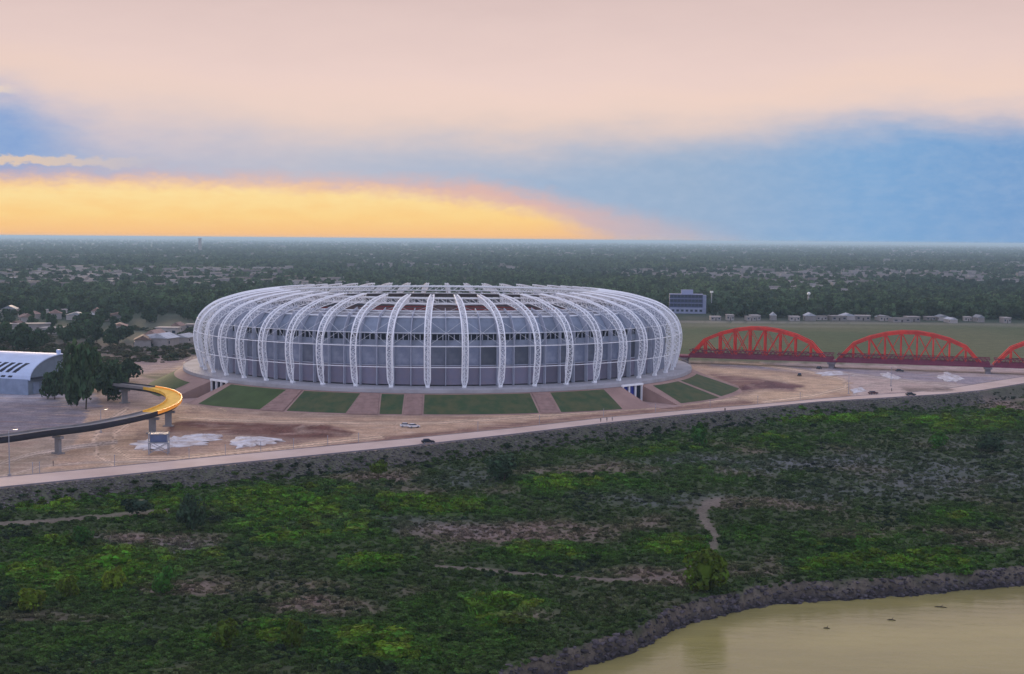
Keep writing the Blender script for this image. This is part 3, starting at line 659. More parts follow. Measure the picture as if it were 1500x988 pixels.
for s0, s1 in segs:
    k = max(8, int((s1-s0)/R(1.2))); n0 = len(bmm.v)
    for i in range(k+1):
        a = s0+(s1-s0)*i/k; ro = Rout(a) if a < 0 else 134
        for f in (0, .5, 1): r_ = 120.45+(ro-120.45)*f; bmm.v.append((r_*math.cos(a), r_*math.sin(a), -1.45-7.1*f-(0 if f else 0)))
        bmm.v.append((116.9*math.cos(a), 116.9*math.sin(a), -8.6)); bmm.v.append((ro*math.cos(a), ro*math.sin(a), -9.2))
    for i in range(k): q_ = n0+i*5; bmm.f += [(q_,q_+5,q_+6,q_+1)[::-1], (q_+1,q_+6,q_+7,q_+2)[::-1], (q_+2,q_+7,q_+9,q_+4)[::-1]]
    bmm.f += [(n0,n0+1,n0+2,n0+4,n0+3), tuple(n0+k*5+v for v in (3,4,2,1,0))]
mound = obj('mound', bmm, mat('mound_soil', (.36,.235,.20), .9, .3, .08, col2=(.25,.16,.14)), loc=(SX,SY,SZ), kind='structure')
def slope_pt(a, f, dz=0): ro = Rout(a); r_ = 120.45+(ro-120.45)*f; return (r_*math.cos(a), r_*math.sin(a), -1.45-7.1*f+dz)
def slope_patch(name, t0, t1, b0, b1, mt, f0=.05, f1=.95, dz=.07, steps=0, angs=None):
    if angs: A = angs
    else: A = (ang_px(t0,121,7), ang_px(t1,121,7), ang_px(b0,134,.2), ang_px(b1,134,.2))
    m = MB(); n = 10; kk = steps*2 if steps else 4
    for j in range(kk+1):
        f = f0+(f1-f0)*((j//2*2)/kk if steps and j % 2 == 0 else (j if not steps else j+1)/kk) if steps else f0+(f1-f0)*j/kk
        zf = None
        if steps: f = f0+(f1-f0)*((j+1)//2*2)/kk if j % 2 else f0+(f1-f0)*j/kk; zf = f0+(f1-f0)*((j//2)*2)/kk
        for i in range(n+1):
            w_ = i/n; a = (A[0]*(1-w_)+A[1]*w_)*(1-f)+(A[2]*(1-w_)+A[3]*w_)*f; p = slope_pt(a, f, dz)
            if zf is not None: p = (p[0], p[1], -1.45-7.1*zf+dz+.05)
            m.v.append(p)
    for j in range(kk):
        for i in range(n): q_ = j*(n+1)+i; m.f.append((q_, q_+n+1, q_+n+2, q_+1))
    return obj(name, m, mt, mound)
for k, (t0,t1,b0,b1) in enumerate([(340,420,308,388),(446,528,424,506),(559,592,556,588),(622,776,620,790),(806,884,822,906)]):
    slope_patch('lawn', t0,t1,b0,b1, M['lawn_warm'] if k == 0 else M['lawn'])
for t0,t1,b0,b1 in [(423,443,391,421),(531,556,509,553),(595,619,591,617),(779,803,793,819)]:
    slope_patch('stairway', t0,t1,b0,b1, M['paver'], .02, .98, .10, steps=14)
pRo = pR+cut
slope_patch('lawn',0,0,0,0, M['lawn'], .1, .93, angs=(pRo+R(3),pRo+R(13.5),pRo+R(1.2),pRo+R(13)))
slope_patch('path',0,0,0,0, M['paver'], .02, .98, .1, angs=(pRo+R(13.9),pRo+R(14.6),pRo+R(13.4),pRo+R(14.1)))
slope_patch('lawn',0,0,0,0, M['lawn'], .1, .9, angs=(pRo+R(15),pRo+R(31),pRo+R(14.5),pRo+R(28)))
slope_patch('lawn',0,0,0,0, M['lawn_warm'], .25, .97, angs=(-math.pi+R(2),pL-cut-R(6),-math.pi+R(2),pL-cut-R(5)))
# entrances under the podium
for a, nm in ((pR, 4), (pL, 4)):
    f_ = MB(); wT = 12.2
    for k in range(4): f_.box((120.9, -wT/2+wT*k/3*1.0, -4.9), (.7,.55,7.2))
    f_.box((120.9, 0, -1.05), (1.0, wT+1.2, .75)); 
    obj('entrance_frame', f_, M['white_steel'], stad, rz=a)
    for k in range(3):
        d_o = obj('entrance_door', MB().box((120.2, -wT/2+wT*(k+.5)/3, -5.0), (.2, wT/3-.7, 6.9)), M['blue'] if (a == pR and k < 2) else M['dark'], stad, rz=a)
obj('forecourt', MB().box((131,0,-8.42),(24,13,.12)), M['paver'], mound, rz=pR); obj('forecourt', MB().box((131,0,-8.42),(24,13,.12)), M['paver'], mound, rz=pL)

# ------------------------------------------------------------------ red truss bridge
B0 = at(1009, 521.5, 4.0); B1 = at(1441, 535.5, 4.0); bd = (B1-B0); blen = bd.length; ba = math.atan2(bd.y, bd.x)
bridge = thing('truss_bridge', 'long red steel bridge with a row of arched truss spans', 'bridge', (B0.x, B0.y, -3.4), ba)
SP = (blen+4)/2; WID = 7.; hts = [0,9.2,12.8,15.0,16.2,16.2,15.0,12.8,9.2,0]
vpost = {}
for s_ in range(4):
    xs0 = s_*SP+1; L_ = SP-6; npn = len(hts)-1; nx_ = [xs0+L_*k/npn for k in range(npn+1)]
    for sy in (-1, 1):
        y_ = sy*WID/2
        tr = obj('truss', MB().tube([(nx_[0],y_,7.6)]+[(nx_[k],y_,7.6+hts[k]) for k in range(1,npn)]+[(nx_[-1],y_,7.6)], 1.25, 4), M['red'], bridge)
        obj('bottom_chord', MB().box(((nx_[0]+nx_[-1])/2,y_,7.45),(L_+.6,.6,1.1)), M['red_dark'], tr)
        for k in range(1, npn):
            obj('post', MB().tube([(nx_[k],y_,7.4),(nx_[k],y_,7.6+hts[k])], .62, 4), M['red'], tr)
        for k in range(1, npn-1):
            a_, b_ = (k, k+1) if k < npn//2 else (k+1, k)
            obj('diagonal', MB().tube([(nx_[b_],y_,7.6),(nx_[a_],y_,7.6+hts[a_])], .34, 4), M['red'], tr)
            if 2 <= k <= npn-3: obj('diagonal', MB().tube([(nx_[a_],y_,7.6),(nx_[b_],y_,7.6+hts[b_])], .2, 4), M['red'], tr)
    for k in range(1, npn):
        obj('cross_beam', MB().box((nx_[k],0,7.55+hts[k]),(.4,WID,.5)), M['red'], bridge)
    for k in range(1, npn-1):
        obj('wind_brace', MB().tube([(nx_[k],-WID/2,7.6+hts[k]),(nx_[k+1],WID/2,7.6+hts[k+1])], .12, 4), M['red'], bridge)
    for sy in (-1, 1):
        lt = MB().tube([(xs0,sy*4.6,11.2),(xs0+L_+4,sy*4.6,11.2)], .3, 4).tube([(xs0,sy*4.6,9.4),(xs0+L_+4,sy*4.6,9.4)], .12, 4)
        for k in range(33): lt.tube([(xs0+k*(L_+4)/33,sy*4.6,8),(xs0+(k+1)*(L_+4)/33,sy*4.6,11.2)], .17, 3); lt.tube([(xs0+k*(L_+4)/33,sy*4.6,11.2),(xs0+(k+1)*(L_+4)/33,sy*4.6,8)], .17, 3)
        lt.box((xs0+L_/2+2,sy*4.6,8.3),(L_+4,.2,1.7)); obj('lattice_parapet', lt, M['red_dark'], bridge)
    obj('pier', MB().box((xs0-3,0,2.3),(3.2,9.5,7.4),top=.85).box((xs0-3,0,6.2),(4.2,10.5,.9)), M['kerb'], bridge)
obj('deck', MB().box((SP*2-2,0,7.35),(SP*4+10,10,1.0)), M['red_dark'], bridge)

# ------------------------------------------------------------------ curved elevated guideway
vz = 7.6
vp = [(-260,672),(-120,654),(0,641),(60,632.5),(125,624.5),(175,615),(212,606.5),(238,598),(252,590),(255,582),(247,575),(230,570),(208,566.5),(190,564.5),(172,562.5)]
vw = np.array([tuple(at(p[0], p[1], vz))[:2] for p in vp]); tv = np.linspace(0, len(vp)-1, 113)
vx = cr(vw[:,0], tv); vy = cr(vw[:,1], tv); tx = np.gradient(vx); ty = np.gradient(vy); tl = np.hypot(tx, ty); nx2, ny2 = -ty/tl, tx/tl
via = thing('elevated_guideway', 'dark elevated guideway on piers curving back with a yellow glowing bend', 'viaduct', (float(vx[40]), float(vy[40]), 0))
vo = (float(vx[40]), float(vy[40]))
def vstrip(i0, i1, w0, w1, z0, z1):
    A = [(vx[i]+nx2[i]*w0-vo[0], vy[i]+ny2[i]*w0-vo[1]) for i in range(i0, i1+1)]; B = [(vx[i]+nx2[i]*w1-vo[0], vy[i]+ny2[i]*w1-vo[1]) for i in range(i0, i1+1)]
    return strip(A, B, z0, z1)
yA, yB = 50, 92
for (i0, i1, md, mp2) in ((0,yA,'viaduct','vdark'),(yB,112,'viaduct','vdark'),(yA,yB,'yellow','orange')):
    obj('deck' if md == 'viaduct' else 'lit_deck', vstrip(i0,i1,-2.6,2.6,vz-.5,vz), M[md], via)
    obj('parapet', vstrip(i0,i1,-2.9,-2.61,vz-.6,vz+.55), M[mp2], via); obj('parapet', vstrip(i0,i1,2.61,2.9,vz-.6,vz+.55), M['viaduct' if md == 'viaduct' else 'yellow'], via)
obj('girder', vstrip(0,112,-1.8,1.8,vz-1.6,vz-.51), M['vdark'], via)
for px_ in (-190,-100,88,184+1000,222,246,183):
    if px_ > 1000: continue
    ii = range(0,80) if px_ != 183 else range(90,113)
    pxs, _ = proj(vx, vy, np.full(vx.shape, vz)); k = min(ii, key=lambda i_: abs(pxs[i_]-px_))
    x_, y_ = vx[k]-vo[0], vy[k]-vo[1]; an = math.atan2(ty[k], tx[k])
    obj('pier', MB().box((x_,y_,2.3),(1.1,2.2,5.4),an).box((x_,y_,5.2),(1.3,4.6,.8),an).box((x_,y_,.1),(2.6,3.6,.6),an), M['viaduct'], via)

# ------------------------------------------------------------------ left: vaulted hall
hc = at(42, 579); ha = R(180-20)
hall = thing('vaulted_hall', 'low hall with pale curved roof and slanted dark rooflights by the car park', 'hall', (hc.x, hc.y, 0), ha)
# local: +x runs away to the left along the front, -y is the back
hp = [(0,0),(0,6.6)]+[(22-22*math.cos(t_*math.pi/2/10)**1.0, 6.6+9.6*math.sin(t_*math.pi/2/10)) for t_ in range(1,11)]+[(23.5,16.0),(23.5,0)]
LH = 75
def yz_prism(poly, x0, x1):
    m = MB().prism(poly, x0, x1); m.v = [(y_, -x_, z_) for x_, y_, z_ in m.v]; return m
obj('gable', yz_prism([(p[0]*.985+.15, p[1]*.97) for p in hp], .4, LH), M['hall_end'], hall)
roofp = [(p[0], p[1]) for p in hp[1:-1]]; rp = roofp+[(a_+.15, b_-.45) for a_, b_ in reversed(roofp)]
obj('roof', yz_prism(rp, -.8, LH+.8), M['hall_roof'], hall)
obj('front_wall', MB().box((LH/2, .25, 3.3),(LH,.5,6.6)), M['hall_wall'], hall)
def hsurf(t_): return (22-22*math.cos(t_*math.pi/2), 6.6+9.6*math.sin(t_*math.pi/2))
for k in range(17):
    m = MB(); x_ = 5+k*3.7
    for t_, sh_ in ((.04,2.6),(.24,.9),(.46,-.9)):
        a_, b_ = hsurf(t_)
        for w_ in (0, 2.0): m.v.append((x_+sh_*1.5+w_, -a_+.12, b_+.14))
    m.f = [(0,1,3,2),(2,3,5,4)]; n0 = len(m.v); m.v += [(v_[0], v_[1]-.25, v_[2]-.25) for v_ in m.v[:6]]; m.f += [(6,8,9,7),(8,10,11,9),(0,2,8,6),(2,4,10,8),(1,7,9,3),(3,9,11,5),(0,6,7,1),(4,5,11,10)]
    obj('rooflight', m, M['dark'], hall)
obj('canopy', MB().box((-.9,-12,7.0),(2.2,22,.5)), M['dark'], hall)
for k in range(3): obj('doorway', MB().box((.25,-5-k*6,2.6),(.4,3.6,5)), M['hall_wall'], hall)
obj('vent', MB().box((1.2,-21.5,17.0),(1.4,1.4,1.8)), M['hall_roof'], hall)

# ------------------------------------------------------------------ tank stand, sheets, lamps
p = at(233, 665)
tk = thing('tank_stand', 'braced steel stand carrying a blue grey tank beside white sheets', 'tank stand', (p.x, p.y, 0), R(8))
for sx in (-1,1):
    for sy in (-1,1): obj('leg', MB().tube([(sx*2.9,sy*1.8,0),(sx*2.9,sy*1.8,6.6)], .17, 6), M['steel'], tk)
for sy in (-1,1):
    obj('brace', MB().tube([(-2.9,sy*1.8,.3),(2.9,sy*1.8,3.6)], .09, 5).tube([(2.9,sy*1.8,.3),(-2.9,sy*1.8,3.6)], .09, 5), M['steel'], tk)
obj('platform', MB().box((0,0,3.7),(6.4,4.4,.3)), M['steel'], tk)
obj('tank', MB().box((0,0,5.1),(5.0,3.2,2.3)).box((0,0,6.35),(5.3,3.5,.2)), M['tank'], tk)
obj('top_rail', MB().tube([(-2.9,-1.8,6.6),(2.9,-1.8,6.6),(2.9,1.8,6.6),(-2.9,1.8,6.6)], .08, 4, True), M['steel'], tk)
def sheet(pts, label, seed):
    P = [at(*q_) for q_ in pts]; cx = sum(q_.x for q_ in P)/len(P); cy_ = sum(q_.y for q_ in P)/len(P); rr = random.Random(seed); m = MB(); rings = 5; N = len(P)*5
    m.v.append((0,0,.5))
    for j in range(1, rings+1):
        for i in range(N):
            f = i/5; a_, b_ = P[int(f) % len(P)], P[(int(f)+1) % len(P)]; w_ = f-int(f); q_ = a_.lerp(b_, w_); k = j/rings*(1+rr.uniform(-.22,.16)*(j >= rings-1))
            m.v.append(((q_.x-cx)*k, (q_.y-cy_)*k, .12+(1-j/rings)*.3+rr.uniform(0,.6)*(j < rings)))
    for i in range(N): m.f.append((0, 1+i, 1+(i+1) % N))
    for j in range(rings-1):
        for i in range(N): a_ = 1+j*N+i; b_ = 1+j*N+(i+1) % N; m.f.append((a_, a_+N, b_+N, b_))
    n0 = len(m.v)
    for i in range(N): v_ = m.v[1+(rings-1)*N+i]; m.v.append((v_[0], v_[1], -.05))
    for i in range(N): a_ = 1+(rings-1)*N+i; b_ = 1+(rings-1)*N+(i+1) % N; m.f.append((a_, n0+i, n0+(i+1) % N, b_))
    o = obj('white_sheet', m, M['sheet'], loc=(cx, cy_, .05)); tag(o, label, 'sheet', 'white sheets lying on the site')
sheet([(196,650),(225,643),(262,641),(300,640),(318,645),(300,652),(262,655),(225,662),(204,658)], 'white sheet spread on the dirt around the foot of the tank stand', 1)
sheet([(262,640),(300,637),(330,640),(318,643),(285,643)], 'narrow white sheet just behind the tank stand to its right', 5)
sheet([(335,650),(352,640),(372,641),(420,645),(400,651),(372,654),(345,658)], 'longest white sheet right of the tank stand, farthest from it', 2)
sheet([(1372,552),(1386,545),(1398,549),(1412,556),(1400,560),(1380,558)], 'crumpled white sheet in front of the second pier of the bridge', 3)
sheet([(1196,547),(1230,544),(1240,549),(1205,551)], 'thin white sheet below the gap between the first two bridge spans', 4)
sheet([(1288,549),(1300,546),(1318,554),(1306,557)], 'small white sheet midway under the second bridge span', 6)
sheet([(1243,572),(1262,568),(1268,573),(1250,577)], 'small white sheet beside the road near the two parked cars', 8)
def lamp_post(px_, py_, h, label, first=None, arm=True):
    p = at(px_, py_)
    if first is not None: return dup(first, (p.x,p.y,0), 0, label, (1,1,h/first['h']))
    t = thing('lamp_post', label, 'lamp post', (p.x,p.y,0), 0, 'lamp posts'); t['h'] = h
    obj('pole', MB().tube([(0,0,0),(0,0,h)], .16, 8, r1=.1), M['steel'], t); obj('base', MB().box((0,0,.25),(.8,.8,.5)), M['concrete'], t)
    obj('arm', MB().tube([(0,0,h-.1),(1.6,0,h+.2)], .07, 5), M['steel'], t); obj('lamp_head', MB().box((1.9,0,h+.15),(1.1,.4,.2)), M['lamp'], t); return t
L0 = lamp_post(14, 697, 13, 'tall lamp post at the far left in front of the guideway')
for a in [(111,583,11.5,'lamp post at the edge of the car park in front of the vaulted hall'),(148,634,8,'lamp post just behind the guideway above the looping dirt track'),
          (1183,462,15,'slim lamp post beside the pale water tower beyond the grass field'),(1305,566,9,'lamp post behind the road near the parked cars at the right'),
          (1243,577,8,'lamp post beside the small white sheet where the road meets the plaza')]: lamp_post(*a[:3], a[3], L0)
# slender posts along the inner road edge
pp = MB().tube([(0,0,0),(0,0,3.1)], .09, 5).box((0,0,3.2),(.3,.12,.25)).mesh('roadside_post')
for k, px_ in enumerate([48,58,168,277,330,382,430,480,525,700,790,884,960,1040,1110,1172]):
    yy = float(np.interp(px_, [q_[0] for q_ in hi_px], [q_[1] for q_ in hi_px])); p = at(px_, yy-1.2)
    o = obj('roadside_post', pp, M['steel'], loc=(p.x, p.y, 0)); tag(o, 'slender grey post standing at the inner edge of the riverside road', 'post', 'posts along the riverside road')

# ------------------------------------------------------------------ vehicles
def car(paint, label, loc, rz, grp='vehicles on the site'):
    t = thing('parked_car', label, 'car', loc, rz, grp)
    body = [(-2.2,.45),(-2.25,.85),(-2.1,1.0),(-1.2,1.05),(1.0,1.02),(2.0,.85),(2.2,.65),(2.2,.42),(1.75,.36),(-1.8,.36)]
    obj('body', MB().prism(body, -.88, .88), M[paint], t)
    cab = MB().prism([(-1.75,1.03),(-1.3,1.48),(.25,1.5),(1.0,1.01)], -.76, .76); obj('windows', cab, M['glass'], t)
    obj('roof', MB().prism([(-1.33,1.46),(-1.2,1.53),(.15,1.55),(.3,1.48)], -.74, .74), M[paint], t)
    for x_ in (-1.35, 1.35):
        for y_ in (-.82, .82):
            w_ = obj('wheel', MB().tube([(x_,y_-.12,.34),(x_,y_+.12,.34)], .34, 14), M['tyre'], t); obj('rim', MB().tube([(x_,y_-.135,.34),(x_,y_+.135,.34)], .2, 10), M['steel'], w_)
    for y_ in (-.6,.6): obj('headlight', MB().box((2.19,y_,.72),(.08,.3,.14)), M['lamp'], t)
    return t
p = at(627, 650); C1 = car('car_dark', 'dark car driving on the riverside road in front of the stadium', (p.x,p.y,.06), R(12))
p = at(1334, 580); car('car_dark', 'dark car at the right where the road bends, the larger of the two there', (p.x,p.y,.06), R(5))
p = at(1279, 578); car('car_red', 'small dark maroon car on the plaza beside the road', (p.x,p.y,.06), R(20))
p = at(1171, 551); car('car_dark', 'dark vehicle on the sand below the first bridge span', (p.x,p.y,.04), R(80))
p = at(1200, 541); car('car_dark', 'dark vehicle beside the first bridge pier', (p.x,p.y,.04), R(60))
p = at(1318, 545); car('car_dark', 'dark vehicle parked under the second bridge span', (p.x,p.y,.04), R(-20))
p = at(595, 626); car('car_white', 'white car on the dirt in front of the stadium, the left one of two', (p.x,p.y,.04), R(5))
p = at(606, 627); car('car_white', 'white car on the dirt in front of the stadium, the right one of two', (p.x,p.y,.04), R(30))
def person_mesh():
    bm = bmesh.new(); sk = bm.verts.layers.skin.verify(); rad = {}
    def V_(c, r): v = bm.verts.new(c); v[sk].radius = (r, r); return v
    pel = V_((0,0,.95), .14); v1 = V_((0,0,1.2), .15); v2 = V_((0,0,1.42), .15); nk = V_((0,0,1.53), .06); hd = V_((0,-.01,1.66), .095); ht = V_((0,0,1.76), .07)
    E = [(pel,v1),(v1,v2),(v2,nk),(nk,hd),(hd,ht)]
    for s in (-1,1):
        h_ = V_((s*.1,0,.88), .09); k_ = V_((s*.12,-.05*s,.48), .06); a_ = V_((s*.13,.06*s,.08), .042); f_ = V_((s*.14,.06*s-.16,.04), .035); E += [(pel,h_),(h_,k_),(k_,a_),(a_,f_)]
        sh_ = V_((s*.2,0,1.41), .06); e_ = V_((s*.27,.04,1.14), .042); w_ = V_((s*.27,-.06,.9), .03); E += [(v2,sh_),(sh_,e_),(e_,w_)]
        pm = V_((s*.27,-.08,.84), .032); E.append((w_,pm))
        for q_ in range(4): t1 = V_((s*.27,-.115+q_*.022,.78), .011); t2 = V_((s*.265,-.118+q_*.022,.73+.006*abs(q_-1)), .009); E += [(pm,t1),(t1,t2)]
        th = V_((s*.25,-.13,.81), .011); E.append((pm,th))
    for a_, b_ in E: bm.edges.new((a_,b_))
    bm.verts.ensure_lookup_table(); pel[sk].use_root = True
    me = bpy.data.meshes.new('body'); bm.to_mesh(me); bm.free(); o = bpy.data.objects.new('tmp', me); COL.objects.link(o)
    o.modifiers.new('s', 'SKIN').branch_smoothing = .3; o.modifiers.new('u', 'SUBSURF').levels = 1
    dg = bpy.context.evaluated_depsgraph_get(); r_ = bpy.data.meshes.new_from_object(o.evaluated_get(dg)); bpy.data.objects.remove(o); return r_
PM = person_mesh()
def person(px_, py_, label, top='cloth_d', low='cloth_d', grp='people on the site'):
    p = at(px_, py_); me = PM.copy(); me.materials.clear()
    for m_ in (M['skin'], M[top], M[low]): me.materials.append(m_)
    for f in me.polygons: z_ = f.center.z; f.material_index = 2 if z_ < .95 and abs(f.center.x) < .24 else (1 if z_ < 1.5 and not (abs(f.center.x) > .22 and z_ < .93) else 0)
    o = obj('person', me, loc=(p.x, p.y, .06), rz=random.uniform(0,6.28), smooth=True); tag(o, label, 'person', grp)
person(78, 683, 'person in dark clothes standing on the sandy ground below the guideway pier')
for k, (a_, b_) in enumerate([(880,619),(889,618)]): person(a_, b_, ['left one of the pair of people walking on the riverside road','right one of the pair of people walking on the riverside road'][k], 'cloth_d')
person(897, 617, 'person in pale top walking behind the dark clad pair on the riverside road', 'cloth_r')
person(1062, 604, 'person in dark clothes on the riverside road below the right hand lawn'); person(1306, 574, 'person in pale top standing near the cars by the plaza', 'cloth_r')

# driftwood in the river
for k, (px_, py_, L_) in enumerate([(1378,890,2.4),(1306,909,1.6),(1211,921,1.2)]):
    p = at(px_, py_, -8); m = MB().tube([(-L_/2,0,-.05),(0,.15,.12),(L_/2,0,.05)], .16, 6, r1=.07).tube([(0,.1,.1),(L_*.2,.5,.5)], .07, 5, r1=.03).tube([(-L_*.2,.05,.05),(-L_*.3,-.4,.35)], .06, 5, r1=.03)
    tag(obj('driftwood', m, M['wood'], loc=(p.x,p.y,-8), rz=-.3), ['largest piece of driftwood in the river, nearest the right edge','middle piece of driftwood floating in the river','smallest and leftmost piece of driftwood in the river'][k], 'driftwood', 'driftwood in the river')

# ------------------------------------------------------------------ trees (individuals)
def tree_proto(kind, cr_, ch, th, seed, n=700, leaf=.5, label='', cat='tree'):
    t = thing(kind, label, cat, (0,-500,-50)); obj('trunk', limbs(th+ch*.6, cr_, th+ch*.2, .05*cr_+.06, seed), M['trunk'], t)
    return t, foliage(n, cr_, ch, leaf, seed, 16, th+ch)
CROWN = {}
def norm(v, thick):
    a = np.array(v); r_ = np.percentile(np.hypot(a[:,0], a[:,1]), 97); z0, z1 = np.percentile(a[:,2], 1), np.percentile(a[:,2], 99.5)
    a[:,:2] *= .5/r_; a[:,2] = thick+(a[:,2]-z0)/(z1-z0)*(1-thick); return [tuple(q_) for q_ in a]
def make_tree(name, px_, py_, h, w_, label, mt='crown', ground=None, group=None, seed=0, n=900, thick=.25, leaf=.06):
    key = (name, seed, n, mt, thick)
    if key not in CROWN:
        crz = (1-thick)/2; cm = foliage(n, .5, crz*1.05, leaf, 900+seed, 15, thick+crz*.95); core(cm, .5*.66, crz*.7, thick+crz, seed); cm.v = norm(cm.v, thick); c_ = cm.mesh('crown'); c_.materials.append(M[mt])
        t_ = limbs(.85, .5, thick+crz*.8, .028, seed).mesh('trunk'); t_.materials.append(M['trunk']); CROWN[key] = (c_, t_)
    c_, t_ = CROWN[key]
    if ground is None: p = at(px_, py_); z_ = 0
    else:
        p = at(px_, py_, -4.5); 
        for _ in range(4): z_ = float(hfun(np.array([p.x]), np.array([p.y]))[0]); p = at(px_, py_, z_)
    if ground is None: z_ = -.1
    t = thing(name, label, 'tree', (p.x, p.y, z_), random.uniform(0, 6.28), group)
    a_ = obj('trunk', t_, None, t); b_ = obj('crown', c_, None, t); a_.scale = b_.scale = (w_, w_, h); return t
pxm = lambda py_: (H+4.5)/(py_-351)      # metres per photo pixel on the flood plain
FP = [ # px, base y, w px, h px, label, material, seed
 (735,706,44,40,'rounded dark tree standing alone in the scrub below the dark car','crown',1,.12),
 (205,757,44,26,'low dark flat topped tree at the end of the grassy track at left','crown',2,.3),
 (278,776,42,50,'tall dark tree right of the flat topped one at left','crown',3,.1),
 (556,702,24,28,'small yellow green tree with a bare trunk below the road','crown_y',4,.35),
 (1023,655,22,36,'narrow green tree just below the levee under the right hand lawn','crown_g',5,.12),
 (1035,866,58,62,'large yellow green bush tree beside the river bank at the end of the path','crown_y',6,.06),
 (1372,658,28,26,'round green tree in the scrub at the upper right','crown_g',7,.12),
 (1452,662,40,26,'low dark bush tree at the right edge of the scrub','crown',8,.1),
 (120,800,30,30,'bright green bush tree at left below the grassy track','crown_g',9,.1),
 (330,950,36,40,'yellow green bush tree near the bottom left','crown_y',10,.1),
 (430,950,32,42,'tall yellow green bush tree left of the bottom centre','crown_y',11,.1),
 (45,896,40,34,'yellow green bush tree at the left edge of the picture','crown_y',12,.08),
 (240,870,30,40,'upright green bush tree in the middle of the left scrub','crown_g',13,.1),
 (170,866,34,36,'broad yellowish bush tree left of the upright one','crown_y',14,.1),
 (100,876,30,32,'smaller yellowish bush tree farther left again','crown_y',15,.1)]
for px_, py_, wp, hp_, lb, mt_, sd_, th_ in FP:
    k = pxm(py_); make_tree('bush_tree', px_, py_, hp_*k, wp*k*1.1, lb, mt_, True, 'single trees on the flood plain', sd_, 900, th_, .05)
# beside the hall and car park
for k, (px_, py_, h_, w_, lb) in enumerate([(122,600,26,14,'tallest dark tree beside the vaulted hall'),(98,590,19,11,'dark tree touching the right end of the vaulted hall'),(158,588,19,15,'dark tree right of the tallest one by the car park'),
    (186,560,12,13,'small dark tree right of the car park group'),(140,575,18,15,'dark tree behind the tallest one by the car park'),(36,516,18,17,'broad greyish tree behind the vaulted hall'),(80,585,13,11,'short dark tree hugging the hall gable')]):
    make_tree('broadleaf_tree', px_, py_, h_*(.9 if k else 1), w_, lb, 'crown', None, 'trees around the vaulted hall', 20+k, 1300, .12, .045)
GL = 'dark leafy tree in the tree belt beyond the grass field at the right'
for k in range(95):
    px_ = 1036+ (k/95)*520+random.uniform(-4,4); off_ = random.choice([103,106,109,111]) if px_ < 1180 or px_ > 1400 else random.choice([101,104,107,109])
    yb = 351+.008*(px_-750)+off_; make_tree('belt_tree', px_, yb, random.uniform(11,15)*(.62 if k % 2 else 1), random.uniform(10,15)*(.75 if k % 2 else 1), ['tall ','low '][k%2]+'dark tree in the belt beyond the field, '+('left of the first bridge arch' if px_ < 1060 else 'above the first bridge arch' if px_ < 1210 else 'above the second bridge arch' if px_ < 1438 else 'at the right edge'), 'crown', None, 'trees in the belt beyond the field', 40+k % 6, 420, .1, .075)
GL = 'dark tree among the houses left of the stadium'
for k in range(150):
    px_ = random.uniform(-30, 300); off_ = random.uniform(92, 165) 
    if px_ > 190: off_ = random.uniform(88,128)
    yb = 351+.008*(px_-750)+off_; make_tree('suburb_tree', px_, yb, random.uniform(8.5,13)*(1 if k % 2 else .62), random.uniform(9,14)*(1 if k % 2 else .7), ('large ' if k % 2 else 'small ')+'dark tree among the houses left of the stadium, '+('behind the hall' if px_ < 90 else 'between the hall and the stadium' if px_ < 200 else 'close to the stadium'), 'crown', None, 'trees among the houses at left', 50+k % 6, 420, .15, .075)
GL = 'dark tree directly behind the stadium roof line'
for k in range(40):
    px_ = random.uniform(300, 955); off_ = random.uniform(80, 100); yb = 351+.008*(px_-750)+off_
    make_tree('suburb_tree', px_, yb, random.uniform(8,13), random.uniform(9,14), 'dark tree directly behind the '+('left' if px_ < 520 else 'middle' if px_ < 760 else 'right')+' part of the stadium roof line', 'crown', None, 'trees behind the stadium', 50+k % 6, 420, .15, .075)

# ------------------------------------------------------------------ houses
def house_proto(roofm, flat):
    w_, d_h, h_ = 12, 9, 3.6
    t = thing('house', 'low house', 'house'); 
    obj('wall', MB().box((0,0,h_/2),(w_,d_h,h_)), M['plaster'], t)
    if flat: obj('roof', MB().box((0,0,h_+.2),(w_+.8,d_h+.8,.4)), M[roofm], t)
    else: obj('roof', MB().prism([(-d_h/2-.5,h_),(0,h_+2.1),(d_h/2+.5,h_)], -w_/2-.5, w_/2+.5), M[roofm], t); t.children[-1].rotation_euler.z = math.pi/2
    for x_ in (-4,4): obj('window', MB().box((x_,-d_h/2-.02,1.9),(1.8,.16,1.2)), M['glass'], t)
    obj('door', MB().box((0,-d_h/2-.02,1.1),(1.1,.16,2.2)), M['trunk'], t); return t
hps = [house_proto('zinc', False), house_proto('tile', False), house_proto('plaster', True)]; first = [True]*3
def house(px_, py_, s, k, label, group, rz=None):
    p = at(px_, py_); rz = random.uniform(-.5,.5) if rz is None else rz
    if first[k]: t = hps[k]; first[k] = False; t.location = (p.x,p.y,0); t.rotation_euler.z = rz; t.scale = s; t['label'] = label; t['group'] = group; return t
    return dup(hps[k], (p.x,p.y,0), rz, label, s, group)
for k, (px_, dx_) in enumerate([(1046,14),(1068,10),(1092,13),(1112,12),(1138,12),(1160,14),(1186,20),(1205,15),(1222,22),(1243,26),(1266,20),(1286,12),(1300,22),(1318,26),(1334,18),(1356,13),(1376,20),(1398,14),(1416,10),(1440,12),(1472,10)]):
    px_ += random.uniform(-7,7); house(px_, 351+.008*(px_-750)+113+random.uniform(0,4), (dx_*.61/12,1.2,random.uniform(.8,1.3)), (kk := random.choice([0,2,2])), 'low '+['zinc','','flat'][kk]+' roofed house at the far edge of the field, '+('behind the first arch' if px_ < 1215 else 'behind the second arch'), 'houses along the far edge of the field', random.uniform(-.15,.15))
